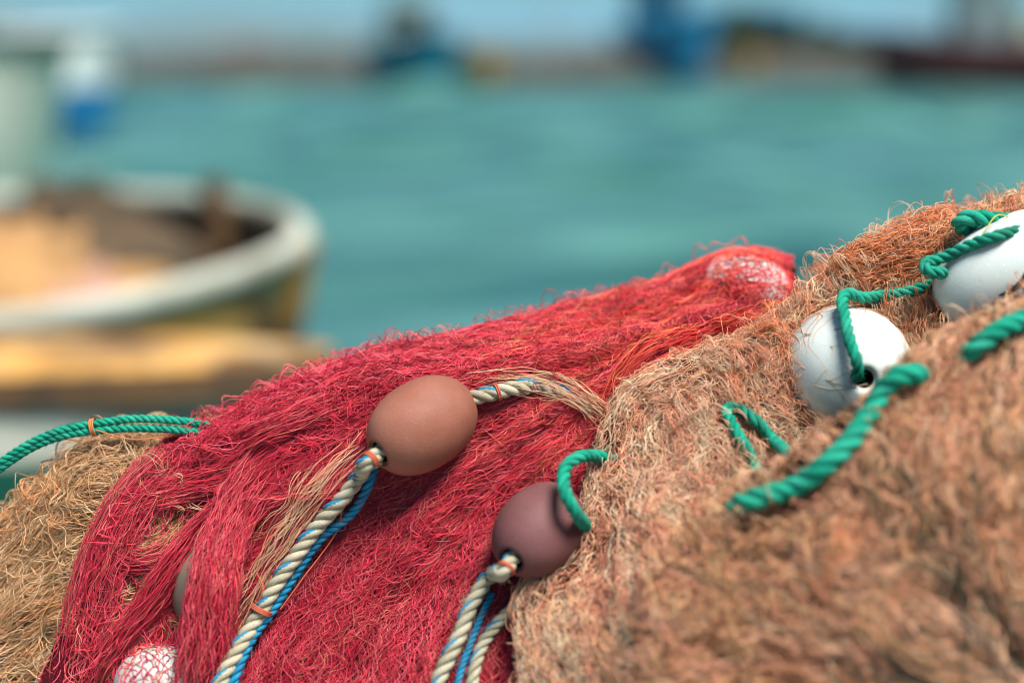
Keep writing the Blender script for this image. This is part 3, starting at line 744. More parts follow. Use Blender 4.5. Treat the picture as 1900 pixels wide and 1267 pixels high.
def fuzz(geo, path, rad, n, col):
    n = n * 3
    c = catmull(path, 200)
    i = rng.integers(0, 200, n); m = 7
    d = rng.normal(0, 1, (n, 3)); d /= np.linalg.norm(d, axis=1, keepdims=True)
    t = c[np.minimum(i + 1, 199)] - c[np.maximum(i - 1, 0)]; t /= np.linalg.norm(t, axis=1, keepdims=True)
    dir2 = d * 0.5 + t * rng.choice([-1, 1], (n, 1)); u = np.linspace(0, 1, m)[None, :, None]
    X = (c[i] + d * rad * 0.85)[:, None] + dir2[:, None] * u * rng.uniform(0.002, 0.006, (n, 1, 1)) + d[:, None] * u**2 * 0.0012
    tubes(geo, X, np.broadcast_to(np.array([0.2, 0.3, 0.9]), X.shape), 0.00010, np.tile(np.array([col]), (n, 1)))

def lash(parent, ctr, axis, rad, col, turns=3, w=0.0035, tr=0.0007, tail=None):
    axis = axis / np.linalg.norm(axis); v = np.cross(axis, FWD); v /= np.linalg.norm(v); b = np.cross(axis, v)
    a = np.linspace(0, 2 * np.pi * turns, 24 * turns)
    X = ctr + axis * (np.linspace(-w / 2, w / 2, len(a))[:, None]) + rad * (np.cos(a)[:, None] * v + np.sin(a)[:, None] * b)
    g = Geo(); N = X - ctr
    tubes(g, X[None], N[None], tr, np.array([col]), None, 6)
    if tail is not None:
        for tl in tail:
            q = catmull(tl, 40); tubes(g, q[None], np.broadcast_to(UPV, (1, 40, 3)), tr * 0.75, np.array([col]), None, 5)
    return link_mesh('lashing', g.mesh('lashing'), M['thread'], parent)

def make_rope(label, path, rad, cols, cat='rope', group=None, yarn=None, pitch=None, fz=80, second=None):
    path = np.asarray(path)
    rm = M['green_rope'] if cols is GREEN else M['rope']
    root = empty('rope', path[0]); tag(root, label, cat, group)
    g = Geo(); rope_geo(g, path, rad, cols, pitch, yarn=yarn)
    fuzz(g, path, rad, fz, np.array(cols[0]) * 1.05)
    link_mesh('laid_rope', g.mesh('laid_rope'), rm, root)
    if second is not None:
        g = Geo(); rope_geo(g, np.asarray(second), rad, cols, pitch); fuzz(g, np.asarray(second), rad, fz, np.array(cols[0]))
        link_mesh('laid_rope', g.mesh('laid_rope'), rm, root)
    return root

CREAM = [(0.42, 0.37, 0.25), (0.37, 0.33, 0.22), (0.45, 0.40, 0.28)]
BLUE = [(0.006, 0.19, 0.34), (0.005, 0.16, 0.30), (0.008, 0.215, 0.37)]
BLUEY = np.array((0.006, 0.19, 0.34))
GREEN = [(0.003, 0.27, 0.165), (0.002, 0.21, 0.13), (0.010, 0.32, 0.20)]
ORNG = np.array((0.50, 0.10, 0.045))
GR = 'ropes lying on the nets'

def ends(f, sgn, k=1.0): return f['c'] + sgn * f['A'][0] * f['a'] * k
F1, F2, F3, F4 = FLOATS[0], FLOATS[1], FLOATS[2], FLOATS[3]
r1 = 0.0062
path1 = [on(x, y, r1 + 0.006) for x, y in [(393,1310),(413,1255),(441,1204),(472,1153),(516,1078),(547,1034),(587,979),(638,922),(668,882)]] + [F1['c'] + F1['A'][0] * F1['a'] * 1.22 - UPV * 0.002]
path1 += [ends(F1, 1, .9), F1['c'], ends(F1, -1, .7)] + [on(882, 737, 0.008), on(910, 731, 0.008), on(945, 722, 0.006), on(1000, 716, 0.0), on(1060, 735, -0.004)]
rope1 = make_rope('thick cream rope with blue flecks running through the terracotta float', path1, r1, CREAM, group=GR, yarn=BLUEY, fz=160)
def at_path(path, px, py):
    c = catmull(np.asarray(path), 400); x, y, _ = project(c); i = int(np.argmin((x - px) ** 2 + (y - py) ** 2)); i = min(max(i, 1), 398)
    return c[i], c[i + 1] - c[i - 1]
p, t = at_path(path1, 690, 853)
lash(rope1, p, t, r1 * 1.06, ORNG, 3, 0.0045, tail=[[on(700,868,.014), on(712,845,.02), on(700,815,.014), on(686,822,.01)], [on(690,860,.016), on(640,930,.016), on(625,985,.012), on(560,1075,.014), on(520,1130,.012)]])
p, t = at_path(path1, 484, 1128)
lash(rope1, p, t, r1 * 1.30, ORNG, 3, 0.004, tail=[[on(478,1118,.016), on(488,1090,.018), on(476,1062,.012)]])
p, t = at_path(path1, 925, 728); lash(rope1, p, t, r1 * 1.05, ORNG, 2, 0.003)

r2 = 0.0040
path2 = [on(x, y, r2 + 0.005) for x, y in [(422,1310),(436,1255),(466,1186),(506,1130),(553,1056),(597,996),(652,952),(681,906),(694,868),(715,835)]]
make_rope('thin bright blue rope lying along the thick cream rope', path2, r2, BLUE, group=GR, fz=90)

r3 = 0.0060
path3 = [on(x, y, r3 + 0.006) for x, y in [(800,1320),(816,1255),(836,1212),(855,1172),(871,1129),(891,1092),(911,1066)]] + [F2['c'] + F2['A'][0] * F2['a'] * 1.22 - UPV * 0.002, ends(F2, 1, .85), F2['c'], ends(F2, -1, .8), ends(F2, -1, 1.1)]
rope3 = make_rope('cream rope with blue flecks leaving the hole of the mauve float', path3, r3, CREAM, group=GR, yarn=BLUEY, fz=120)
p, t = at_path(path3, 933, 1050); lash(rope3, p, t, r3 * 1.06, ORNG, 2, 0.003)
path3b = [on(x, y, 0.005) for x, y in [(838,1320),(856,1240),(874,1190),(896,1135),(913,1100)]]
make_rope('thin blue rope in the shade beside the lower cream rope', path3b, 0.0028, BLUE, group=GR, fz=30)
path4 = [on(x, y, 0.004) for x, y in [(868,1320),(883,1228),(899,1188),(922,1157),(950,1129),(975,1100)]]
make_rope('pale cream rope half veiled by red strands beside the tan net', path4, 0.0050, CREAM, group=GR, yarn=BLUEY, fz=40)

# doubled green rope arching over the tan net at the left
gl = 1.165
pa = [P(-60, 905, gl), P(-5, 862, gl), P(60, 820, gl), P(115, 798, gl), P(175, 786, gl), P(250, 777, gl), P(345, 782, gl), P(430, 800, gl + .04)]
pb = [P(-60, 918, gl + .002), P(-5, 872, gl + .002), P(62, 829, gl + .002), P(118, 808, gl + .001), P(175, 799, gl), P(250, 794, gl), P(345, 799, gl), P(430, 818, gl + .04)]
ropeg = make_rope('doubled green rope arching above the tan net at the left', pa, 0.0035, GREEN, group=GR, second=pb, fz=60)
p, t = at_path(pa, 175, 786)
lash(ropeg, p + (P(175, 799, gl) - P(175, 786, gl)) * 0.5, t, 0.0068, np.array((0.55, 0.17, 0.05)), 3, 0.004, 0.0006,
     tail=[[P(178, 797, gl - .006), P(205, 806, gl - .006), P(245, 815, gl - .005), P(290, 812, gl - .004), P(335, 805, gl - .002)]])

make_rope('bent green rope over the mauve float at the tan net edge', [on(1150,852,.0,[BACK]), on(1108,846,.012,[BACK]), P_raw(1072,849,1.052), P_raw(1050,866,1.044), P_raw(1045,885,1.036), P_raw(1052,922,1.022), P_raw(1068,950,1.026), P_raw(1080,968,1.045), P_raw(1090,980,1.07)], 0.0050, GREEN, group=GR, fz=70)
make_rope('short green rope loop poking out of the salmon net', [on(1465,845,-.004), on(1432,812,.008), on(1400,778,.014), on(1372,760,.014), on(1348,757,.012), on(1358,785,.013), on(1378,820,.011), on(1398,858,.004), on(1412,890,-.006)], 0.0047, GREEN, group=GR, fz=60)
f3top = F3['c']
make_rope('long green rope running from beside the long white float down over the round white float',
  [P_raw(1930,420,1.075), P_raw(1850,438,1.058), P_raw(1800,455,1.068), P_raw(1745,480,1.080), P_raw(1715,490,1.078), P_raw(1722,503,1.072), P_raw(1748,506,1.078), on(1738,520,.006,[BACK]), on(1690,540,.004,[BACK]), on(1640,548,.006,[BACK]), P_raw(1600,552,1.088), P_raw(1572,545,1.082), P_raw(1563,556,1.072), P_raw(1568,590,1.056), P_raw(1578,635,1.043), P_raw(1590,672,1.038), P_raw(1590,695,1.046), P_raw(1572,700,1.07), P_raw(1569,690,1.10)], 0.0047, GREEN, group=GR, fz=150)
make_rope('stout green rope lying blurred along the crest of the nearest brown net', [on(1360,938,-.004,[FRONT]), on(1400,924,.008,[FRONT]), on(1465,906,.010,[FRONT]), on(1525,868,.010,[FRONT]), on(1575,820,.010,[FRONT]), on(1615,765,.012,[FRONT]), on(1640,722,.014,[FRONT]), P_raw(1662,700,.962), P_raw(1690,694,.962), P_raw(1712,700,.985), P_raw(1720,720,1.01)], 0.0076, GREEN, group=GR, fz=60)
make_rope('short green rope crossing the brown net crest below the long white float', [on(1780,668,-.004,[FRONT]), on(1815,640,.009,[FRONT]), on(1855,612,.011,[FRONT]), on(1905,590,.011,[FRONT]), P_raw(1960,565,.98)], 0.0072, GREEN, group=GR, fz=40)
rt = make_rope('doubled green rope tied with yellow thread above the long white float', [P_raw(1965,412,1.085), P_raw(1900,412,1.085), P_raw(1850,409,1.085), P_raw(1800,405,1.085), P_raw(1782,410,1.087), P_raw(1790,424,1.098), P_raw(1820,432,1.10), P_raw(1870,432,1.10), P_raw(1960,435,1.10)], 0.0068, GREEN, group=GR, fz=80)
YEL = np.array((0.55, 0.42, 0.08))
lash(rt, P_raw(1884, 411, 1.085), RGT, 0.0062, YEL, 3, 0.005, 0.0007, tail=[[P_raw(1880, 405, 1.077), P_raw(1850, 400, 1.072), P_raw(1830, 425, 1.068), P_raw(1812, 455, 1.07)], [P_raw(1880, 420, 1.077), P_raw(1862, 425, 1.074), P_raw(1858, 440, 1.072)]])
TANL = np.array((0.42, 0.34, 0.22))
# black scuff on the long white float
g = Geo(); sc_p = catmull(np.array([on_float(F4, x, y, 0.0) for x, y in [(1852,548),(1868,543),(1884,534),(1896,520),(1902,505)]]), 40)
rad = 0.0022 * np.sin(np.linspace(0.25, 2.9, 40))[None]
tubes(g, sc_p[None], np.broadcast_to(-FWD, (1, 40, 3)), rad, np.array([[0, 0, 0]]), None, 8)
link_mesh('black_mark', g.mesh('black_mark'), M['tar'], F4['root'])

# ------------------------------------------------------------------ setting
def box_geo(g, lo, hi, m=0):
    x0, y0, z0 = lo; x1, y1, z1 = hi
    v = [(x0,y0,z0),(x1,y0,z0),(x1,y1,z0),(x0,y1,z0),(x0,y0,z1),(x1,y0,z1),(x1,y1,z1),(x0,y1,z1)]
    g.add(v, [(0,3,2,1),(4,5,6,7),(0,1,5,4),(1,2,6,5),(2,3,7,6),(3,0,4,7)], None, m)

M['concrete'] = mat('quay_concrete', (0.30, 0.29, 0.27), 0.85, 0.3, noise=[(3, (0.2, 0.19, 0.17), 0.4, 0.7, 6)], bump=(60, 0.4, 0.004))
g = Geo(); box_geo(g, (-14, -8, -1.2), (14, 1.62, QUAY_Z)); q = link_mesh('quay', g.mesh('quay', False), M['concrete']); tag(q, kind='structure')

mw = bpy.data.materials.new('harbour_water'); mw.use_nodes = True
nt = mw.node_tree; b = nt.nodes['Principled BSDF']
b.inputs['Roughness'].default_value = 0.2; b.inputs['IOR'].default_value = 1.33
tc = nt.nodes.new('ShaderNodeTexCoord')
mp = nt.nodes.new('ShaderNodeMapping'); mp.inputs['Scale'].default_value = (0.55, 1.0, 1.0); mp.inputs['Rotation'].default_value = (0, 0, R(8)); nt.links.new(tc.outputs['Object'], mp.inputs['Vector'])
n1 = nt.nodes.new('ShaderNodeTexNoise'); n1.inputs['Scale'].default_value = 1.1; n1.inputs['Detail'].default_value = 5; n1.inputs['Roughness'].default_value = 0.55
n2 = nt.nodes.new('ShaderNodeTexNoise'); n2.inputs['Scale'].default_value = 0.22; n2.inputs['Detail'].default_value = 3
nt.links.new(mp.outputs[0], n1.inputs['Vector']); nt.links.new(mp.outputs[0], n2.inputs['Vector'])
b1 = nt.nodes.new('ShaderNodeBump'); b1.inputs['Strength'].default_value = 1.0; b1.inputs['Distance'].default_value = 0.14
b2 = nt.nodes.new('ShaderNodeBump'); b2.inputs['Strength'].default_value = 1.0; b2.inputs['Distance'].default_value = 1.2
nt.links.new(n2.outputs[0], b2.inputs['Height']); nt.links.new(n1.outputs[0], b1.inputs['Height']); nt.links.new(b2.outputs[0], b1.inputs['Normal']); nt.links.new(b1.outputs[0], b.inputs['Normal'])
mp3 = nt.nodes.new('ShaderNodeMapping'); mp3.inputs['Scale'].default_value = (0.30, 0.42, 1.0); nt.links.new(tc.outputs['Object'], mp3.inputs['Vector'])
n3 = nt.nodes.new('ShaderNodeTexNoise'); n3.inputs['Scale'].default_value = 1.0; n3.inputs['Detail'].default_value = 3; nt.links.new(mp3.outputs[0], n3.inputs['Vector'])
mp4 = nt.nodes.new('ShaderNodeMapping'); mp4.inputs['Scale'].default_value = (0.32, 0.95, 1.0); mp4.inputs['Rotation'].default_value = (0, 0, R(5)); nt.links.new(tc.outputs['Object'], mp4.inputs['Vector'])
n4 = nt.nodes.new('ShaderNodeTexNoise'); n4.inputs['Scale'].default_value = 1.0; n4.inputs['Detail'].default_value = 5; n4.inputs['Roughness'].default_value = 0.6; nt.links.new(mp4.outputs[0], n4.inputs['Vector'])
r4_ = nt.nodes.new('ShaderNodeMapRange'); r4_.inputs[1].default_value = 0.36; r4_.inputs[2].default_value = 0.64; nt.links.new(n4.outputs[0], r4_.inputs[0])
mx4 = nt.nodes.new('ShaderNodeMix'); mx4.data_type = 'RGBA'; nt.links.new(r4_.outputs[0], mx4.inputs[0])       # light and dark ripple bands put into the water's colour
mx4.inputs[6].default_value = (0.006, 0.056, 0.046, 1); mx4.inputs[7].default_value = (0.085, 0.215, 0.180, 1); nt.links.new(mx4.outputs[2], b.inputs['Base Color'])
r3_ = nt.nodes.new('ShaderNodeMapRange'); r3_.inputs[1].default_value = 0.40; r3_.inputs[2].default_value = 0.62; r3_.inputs[3].default_value = 0.5; r3_.inputs[4].default_value = 1.0
nt.links.new(n3.outputs[0], r3_.inputs[0]); nt.links.new(r3_.outputs[0], b1.inputs['Strength'])      # gusts ruffle the water in patches
rr_ = np.concatenate([[0.3, 1.0], np.geomspace(1.6, 140, 620), np.geomspace(150, 7000, 40)]); aa_ = np.radians(np.linspace(-78, 78, 760))
RRg, AAg = np.meshgrid(rr_, aa_, indexing='ij'); WX, WY = RRg * np.sin(AAg), RRg * np.cos(AAg)
wz = np.zeros_like(WX); wg = np.random.default_rng(3)
for k_ in range(30):
    lam_ = wg.uniform(2.2, 6.5) if k_ < 14 else wg.uniform(0.7, 2.0); dr = R(195) + wg.normal(0, 0.38 if k_ < 14 else 0.6)
    amp_ = lam_ / 6.28 * (0.07 if k_ < 14 else 0.030) * wg.uniform(0.6, 1.4)
    wz += amp_ * np.sin(2 * np.pi / lam_ * (WX * math.sin(dr) + WY * math.cos(dr)) + wg.uniform(0, 6.28) + 1.5 * Noise2(300 + k_)(WX * 0.35, WY * 0.35)) * np.clip((lam_ * 24 - RRg) / (lam_ * 8), 0, 1)
wz *= (0.75 + 0.5 * Noise2(77)(WX * 0.16, WY * 0.22))
idx = np.arange(WX.size).reshape(WX.shape)
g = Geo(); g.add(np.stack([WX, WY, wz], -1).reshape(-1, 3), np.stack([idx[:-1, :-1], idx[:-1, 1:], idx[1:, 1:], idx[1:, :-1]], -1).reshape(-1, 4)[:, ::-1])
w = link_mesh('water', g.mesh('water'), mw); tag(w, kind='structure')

# ------------------------------------------------------------------ boats
def V3(*a): return np.array(a, float)

class Hull:
    """boat in its own frame: x forward, y to port, z up; waterline at z=0"""
    def __init__(s, L, B, sheer, keel=-0.25, bow=0.9, rake=0.25, flare=0.25, bowrise=0.15, fine=0.5, stern=0.8):
        s.L, s.B, s.sheer, s.keel, s.bow, s.rake, s.flare, s.rise, s.fine, s.stern = L, B, sheer, keel, bow, rake, flare, bowrise, fine, stern
    def station(s, u):
        """u 0 stern..1 bow: (x at waterline, half beam at sheer, sheer z)"""
        x = -s.L / 2 + u * s.L
        d = (s.L / 2 - x) / s.bow
        hb = s.B / 2 * ((1 - (1 - min(d, 1)) ** 2) ** s.fine if d < 1 else 1)
        if u < 0.35: hb *= s.stern + (1 - s.stern) * (u / 0.35) ** 0.7
        z = s.sheer + s.rise * max(0, (u - 0.35) / 0.65) ** 2 + s.rise * 0.4 * max(0, (0.35 - u) / 0.35) ** 2
        return x, hb, z
    def point(s, u, v, side, off=0.0):
        x, hb, z = s.station(u)
        zz = s.keel + (z - s.keel) * v
        y = hb * (1 - s.flare * (1 - v)) * math.sin(min(1, v * 1.45 + 0.02) * math.pi / 2) ** 0.75
        xx = x + s.rake * (v - 1) * max(0, (u - 0.55) / 0.45) ** 1.5
        return (xx, side * max(y + off, 0.0), zz)
    def us(s, n=40):
        t = np.linspace(0, 1, n); return 1 - (1 - t) ** 1.7
    def shell(s, bands, xf, off=0.0, v0=0.0, v1=1.0, nv=16):
        """bands: list of (v upper limit, material index)"""
        g = Geo(); us = s.us()
        vs = sorted(set(list(np.linspace(v0, v1, nv)) + [b_[0] for b_ in bands if v0 < b_[0] < v1]))
        for side in (1, -1):
            V = np.array([[s.point(u, v, side, off) for v in vs] for u in us])
            k, n = V.shape[:2]; idx = np.arange(k * n).reshape(k, n)
            F = np.stack([idx[:-1, :-1], idx[1:, :-1], idx[1:, 1:], idx[:-1, 1:]], -1)
            for j in range(n - 1):
                mid = 0.5 * (vs[j] + vs[j + 1]); mi = next(mm for lim, mm in bands if mid <= lim)
                f = F[:, j]; f = f[:, ::-1] if side > 0 else f
                used, inv = np.unique(f, return_inverse=True)
                g.add(xf(V.reshape(-1, 3)[used]), inv.reshape(f.shape), None, mi)
        # transom
        tr = np.array([s.point(0, v, 1, off) for v in vs] + [s.point(0, v, -1, off) for v in vs]); n = len(vs); a = np.arange(n - 1)
        g.add(xf(tr), np.stack([a, a + 1, a + 1 + n, a + n], -1), None, bands[-1][1])
        return g
    def sheer_line(s, side, n=60, dz=0.0, off=0.0):
        return np.array([np.array(s.point(u, 1.0, side, off)) + (0, 0, dz) for u in s.us(n)])

def xform(loc, rz=0.0, roll=0.0, pitch=0.0):
    m = np.array((Matrix.Rotation(rz, 3, 'Z') @ Matrix.Rotation(pitch, 3, 'Y') @ Matrix.Rotation(roll, 3, 'X')))
    loc = np.asarray(loc, float)
    return lambda v: np.asarray(v, float) @ m.T + loc

def sweep(g, path, ry, rz_, sides=10, m=0):
    """rectangle-ish section swept along path (gunwale): half width ry, half height rz_"""
    T = np.gradient(path, axis=0); T /= np.linalg.norm(T, axis=1, keepdims=True)
    B = np.cross(T, [0, 0, 1.0]); B /= np.linalg.norm(B, axis=1, keepdims=True); N = np.cross(B, T)
    a = np.arange(sides) * 2 * np.pi / sides
    ca = np.sign(np.cos(a)) * np.abs(np.cos(a)) ** 0.6; sa = np.sign(np.sin(a)) * np.abs(np.sin(a)) ** 0.6
    V = path[:, None] + ry * ca[None, :, None] * B[:, None] + rz_ * sa[None, :, None] * N[:, None]
    k = len(path); idx = np.arange(k * sides).reshape(k, sides)
    F = np.stack([idx[:-1], np.roll(idx[:-1], -1, 1), np.roll(idx[1:], -1, 1), idx[1:]], -1).reshape(-1, 4)
    g.add(V.reshape(-1, 3), F, None, m)
    for e in (0, k - 1):
        g.add(np.concatenate([V[e], path[e][None]]), [(i, (i + 1) % sides, sides, sides) for i in range(sides)], None, m) if False else None

def paint(name, c, rough=0.45, wear=None):
    return mat(name, c, rough, 0.45, noise=[(9, wear if wear is not None else tuple(np.array(c) * 0.7), 0.5, 0.8, 6), (2.2, wear if wear is not None else tuple(np.array(c) * 0.6), 0.48, 0.62, 4)], bump=(14, 0.12, 0.01))
M['cream_paint'] = paint('cream_paint', (0.46, 0.46, 0.37), 0.6, (0.24, 0.22, 0.16))
M['ochre_wood'] = mat('ochre_wood', (0.52, 0.27, 0.07), 0.7, 0.2, noise=[(4, (0.15, 0.075, 0.03), 0.44, 0.58, 6), (3.1, (0.48, 0.36, 0.20), 0.5, 0.7, 4)], bump=(30, 0.3, 0.01))
M['brown_wood'] = mat('brown_wood', (0.16, 0.085, 0.035), 0.7, 0.3, noise=[(8, (0.08, 0.05, 0.03), 0.45, 0.7, 5)], bump=(30, 0.3, 0.01))
M['inside_wood'] = mat('weathered_boards', (0.085, 0.065, 0.042), 0.8, 0.25, noise=[(5, (0.04, 0.03, 0.02), 0.45, 0.7, 5)], bump=(20, 0.3, 0.02))  # boards set darker: shade inside the open boat's bow put into the colour
M['white_paint'] = paint('white_paint', (0.74, 0.78, 0.74), 0.4, (0.55, 0.58, 0.52))
M['cream_hull'] = paint('pale_cream_paint', (0.90, 0.82, 0.66), 0.4, (0.80, 0.72, 0.56))
M['green_bottom'] = paint('green_bottom_paint', (0.004, 0.07, 0.045), 0.5)
M['blue_paint'] = paint('blue_paint', (0.010, 0.20, 0.44), 0.4)
M['teal_paint'] = paint('teal_paint', (0.006, 0.18, 0.27), 0.4)
M['sky_paint'] = paint('bright_blue_paint', (0.008, 0.20, 0.38), 0.4)
M['maroon_paint'] = paint('maroon_paint', (0.13, 0.010, 0.012), 0.5)
M['grey_paint'] = paint('grey_paint', (0.20, 0.25, 0.25), 0.5)
M['beige_paint'] = paint('beige_paint', (0.55, 0.52, 0.40), 0.5)
M['dark_gear'] = mat('dark_gear', (0.035, 0.05, 0.045), 0.8, 0.3, noise=[(4, (0.09, 0.12, 0.10), 0.4, 0.7, 5)])
M['green_net'] = mat('green_net', (0.03, 0.13, 0.07), 0.85, 0.2, noise=[(6, (0.10, 0.16, 0.10), 0.4, 0.7, 5)], bump=(40, 0.5, 0.02))
M['ochre_paint'] = paint('ochre_paint', (0.46, 0.25, 0.05), 0.5)
M['glass'] = mat('dark_window_glass', (0.02, 0.03, 0.035), 0.08, 0.5)
M['metal'] = mat('galvanised_metal', (0.35, 0.36, 0.36), 0.45, 0.5)

def boat(name, label, hull, loc, rz, bands, mats, roll=0.0, rail=None, inner=None, deck=None, stem=None, floor_v=0.5, group=None, cat='boat'):
    root = empty(name, loc); tag(root, label, cat, group)
    xf = xform(loc, rz, roll)
    link_mesh('hull', hull.shell(bands, xf).mesh('hull'), mats, root)
    if inner is not None:
        link_mesh('lining', hull.shell([(1.0, 0)], xf, off=-0.05, v0=floor_v * 0.9).mesh('lining'), inner, root)
        g = Geo(); us = hull.us(); V = []
        for u in us:
            for y in np.linspace(-1, 1, 7):
                p_ = hull.point(u, floor_v, 1, -0.04); V.append((p_[0], p_[1] * y, p_[2]))
        k = len(us); idx = np.arange(k * 7).reshape(k, 7)
        g.add(xf(V), np.stack([idx[:-1, :-1], idx[1:, :-1], idx[1:, 1:], idx[:-1, 1:]], -1).reshape(-1, 4))
        link_mesh('floorboards', g.mesh('floorboards'), inner, root)
    if deck is not None:
        dm, ov, th, dv = deck                       # material, overhang, thickness, level below sheer
        g = Geo(); us = hull.us(); V = []; nn = 9
        for zoff in (th, 0.0):
            for u in us:
                p_ = hull.point(u, 1.0, 1, ov if u < 0.995 else 0.0)
                for y in np.linspace(-1, 1, nn): V.append((p_[0] + ov * 1.2 * max(0, (u - .6) / .4) ** 2, p_[1] * y, p_[2] + zoff - dv + 0.015 * (1 - y * y)))
        k = len(us); idx = np.arange(2 * k * nn).reshape(2, k, nn)
        for l_ in (0, 1):
            f_ = np.stack([idx[l_, :-1, :-1], idx[l_, 1:, :-1], idx[l_, 1:, 1:], idx[l_, :-1, 1:]], -1).reshape(-1, 4)
            g.add(xf(V), f_ if l_ == 1 else f_[:, ::-1])
        link_mesh('deck', g.mesh('deck', False), dm, root)
        g = Geo()
        for j in (0, nn - 1):
            g.add(xf(V), np.stack([idx[0, :-1, j], idx[0, 1:, j], idx[1, 1:, j], idx[1, :-1, j]], -1))
        link_mesh('deck_edge', g.mesh('deck_edge'), M['brown_wood'], root)  # dark brown edge board, with the shadow under the deck put into its colour
    if rail is not None:
        rm, ry, rz_ = rail
        a = hull.sheer_line(1, 60, 0.012); b_ = hull.sheer_line(-1, 60, 0.012)
        path = xf(np.concatenate([a[:-1], b_[::-1]]))
        path = catmull(path[::2], 160)
        g = Geo(); sweep(g, path, ry, rz_); link_mesh('gunwale', g.mesh('gunwale'), rm, root)
    if stem is not None:
        sm, h, w_ = stem
        st = np.array([hull.point(1.0, v, 1) for v in np.linspace(0.1, 1.0, 12)] ); top = st[-1] + (0.02, 0, h); path = xf(np.concatenate([st + (0.015, 0, 0), top[None]]))
        g = Geo(); T = np.gradient(path, axis=0); V = []
        lat = xf([[0, 1, 0]]) - xf([[0, 0, 0]]); fw = xf([[1, 0, 0]]) - xf([[0, 0, 0]])
        for p_ in path:
            for sx, sy in ((1, 1), (1, -1), (-1, -1), (-1, 1)): V.append(p_ + lat[0] * sy * w_ + fw[0] * sx * w_ * 1.3)
        k = len(path); idx = np.arange(k * 4).reshape(k, 4)
        F = np.stack([idx[:-1], np.roll(idx[:-1], -1, 1), np.roll(idx[1:], -1, 1), idx[1:]], -1).reshape(-1, 4)
        g.add(V, np.concatenate([F, [[4 * k - 4, 4 * k - 3, 4 * k - 2, 4 * k - 1]]]))
        link_mesh('stem', g.mesh('stem', False), sm, root)
    return root, xf

def part_box(root, name, xf, lo, hi, m, bev=0.02):
    bm = bmesh.new(); bmesh.ops.create_cube(bm, size=1.0)
    for v in bm.verts: v.co = Vector(((lo[i] + hi[i]) / 2 + v.co[i] * (hi[i] - lo[i])) for i in range(3))
    bmesh.ops.bevel(bm, geom=bm.edges[:], offset=bev, segments=2, affect='EDGES')
    for v in bm.verts: v.co = Vector(xf([v.co])[0])
    me = bpy.data.meshes.new(name); bm.to_mesh(me); bm.free()
    return link_mesh(name, me, m, root)

def pole(root, name, a, b_, r, m, r2=None, sides=10):
    a = np.asarray(a, float); b_ = np.asarray(b_, float); g = Geo()
    X = a + np.linspace(0, 1, 8)[:, None] * (b_ - a)
    tubes(g, X[None], np.broadcast_to(np.array([0.31, 0.2, 0.11]), (1, 8, 3)), np.linspace(r, r2 or r, 8)[None], np.zeros((1, 3)), None, sides)
    me = g.mesh(name)
    return link_mesh(name, me, m, root)

def heap(name, center, size, seed, colfn=None, mtl=None, nlat=26, nlon=44, rot=0.0):
    """a lumpy pile lying on something"""
    nz = Noise2(seed); V = []
    for i in range(nlat):
        e = i / (nlat - 1) * math.pi / 2
        for j in range(nlon):
            a = j / nlon * 2 * math.pi
            r = 1 + 0.22 * nz(np.array(3 + 1.4 * math.cos(a) + 1.4 * math.cos(e) * 2), np.array(5 + 1.4 * math.sin(a) + e * 3)) + 0.10 * nz(np.array(9 + 5 * math.cos(a)), np.array(4 + 5 * math.sin(a) + 5 * e))
            x = math.cos(e) ** 0.8 * math.cos(a) * r * size[0]; y = math.cos(e) ** 0.8 * math.sin(a) * r * size[1]
            V.append((center[0] + x * math.cos(rot) - y * math.sin(rot), center[1] + x * math.sin(rot) + y * math.cos(rot), center[2] + math.sin(e) * r * size[2]))
    idx = np.arange(nlat * nlon).reshape(nlat, nlon)
    F = np.stack([idx[:-1], np.roll(idx[:-1], -1, 1), np.roll(idx[1:], -1, 1), idx[1:]], -1).reshape(-1, 4)
    g = Geo(); g.add(V, F)
    return link_mesh(name, g.mesh(name), mtl)

# A: open wooden boat, round bow to the right
tipA = P(568, 440, 4.45)
hA = Hull(4.4, 1.78, 0.70, keel=-0.25, bow=0.95, rake=0.22, flare=-0.35, bowrise=0.06, fine=0.55)
locA = (tipA[0] - 2.2, tipA[1] + 0.0, 0.0)
boatA, xfA = boat('rowing_boat', 'open wooden boat with a cream rounded gunwale and ochre planked side, nets inside', hA, locA, R(-2), [(0.62, 2), (1.0, 0)], [M['ochre_wood'], M['cream_paint'], M['white_paint']],
   roll=R(5.0), rail=(M['cream_paint'], 0.034, 0.038), inner=M['inside_wood'], stem=(M['ochre_wood'], 0.02, 0.03), floor_v=0.52, group='small boats moored beside the nets')
pole(boatA, 'bitt', xfA([[1.80, 0.62, 0.60]])[0], xfA([[1.80, 0.62, 0.86]])[0], 0.05, M['brown_wood'], 0.045)
part_box(boatA, 'thwart', xfA, (0.8, -0.80, 0.56), (0.96, 0.80, 0.61), M['beige_paint'], 0.008)
pole(boatA, 'frame_rib', xfA([[1.55, 0.70, 0.62]])[0], xfA([[1.66, -0.30, 0.45]])[0], 0.03, M['inside_wood'])
M['heap_ochre'] = mat('ochre_net_heap', (0.44, 0.23, 0.085), 0.9, 0.15, noise=[(5, (0.26, 0.14, 0.06), 0.4, 0.7, 6), (60, (0.55, 0.36, 0.18), 0.5, 0.7, 4)], bump=(80, 0.8, 0.02))
M['heap_pink'] = mat('pink_net_heap', (0.50, 0.24, 0.21), 0.9, 0.15, noise=[(6, (0.42, 0.26, 0.16), 0.4, 0.7, 6), (60, (0.6, 0.4, 0.3), 0.5, 0.7, 4)], bump=(80, 0.8, 0.02))
M['heap_brown'] = mat('brown_net_heap', (0.13, 0.085, 0.05), 0.9, 0.15, noise=[(6, (0.05, 0.045, 0.03), 0.4, 0.6, 6)], bump=(80, 0.8, 0.02))
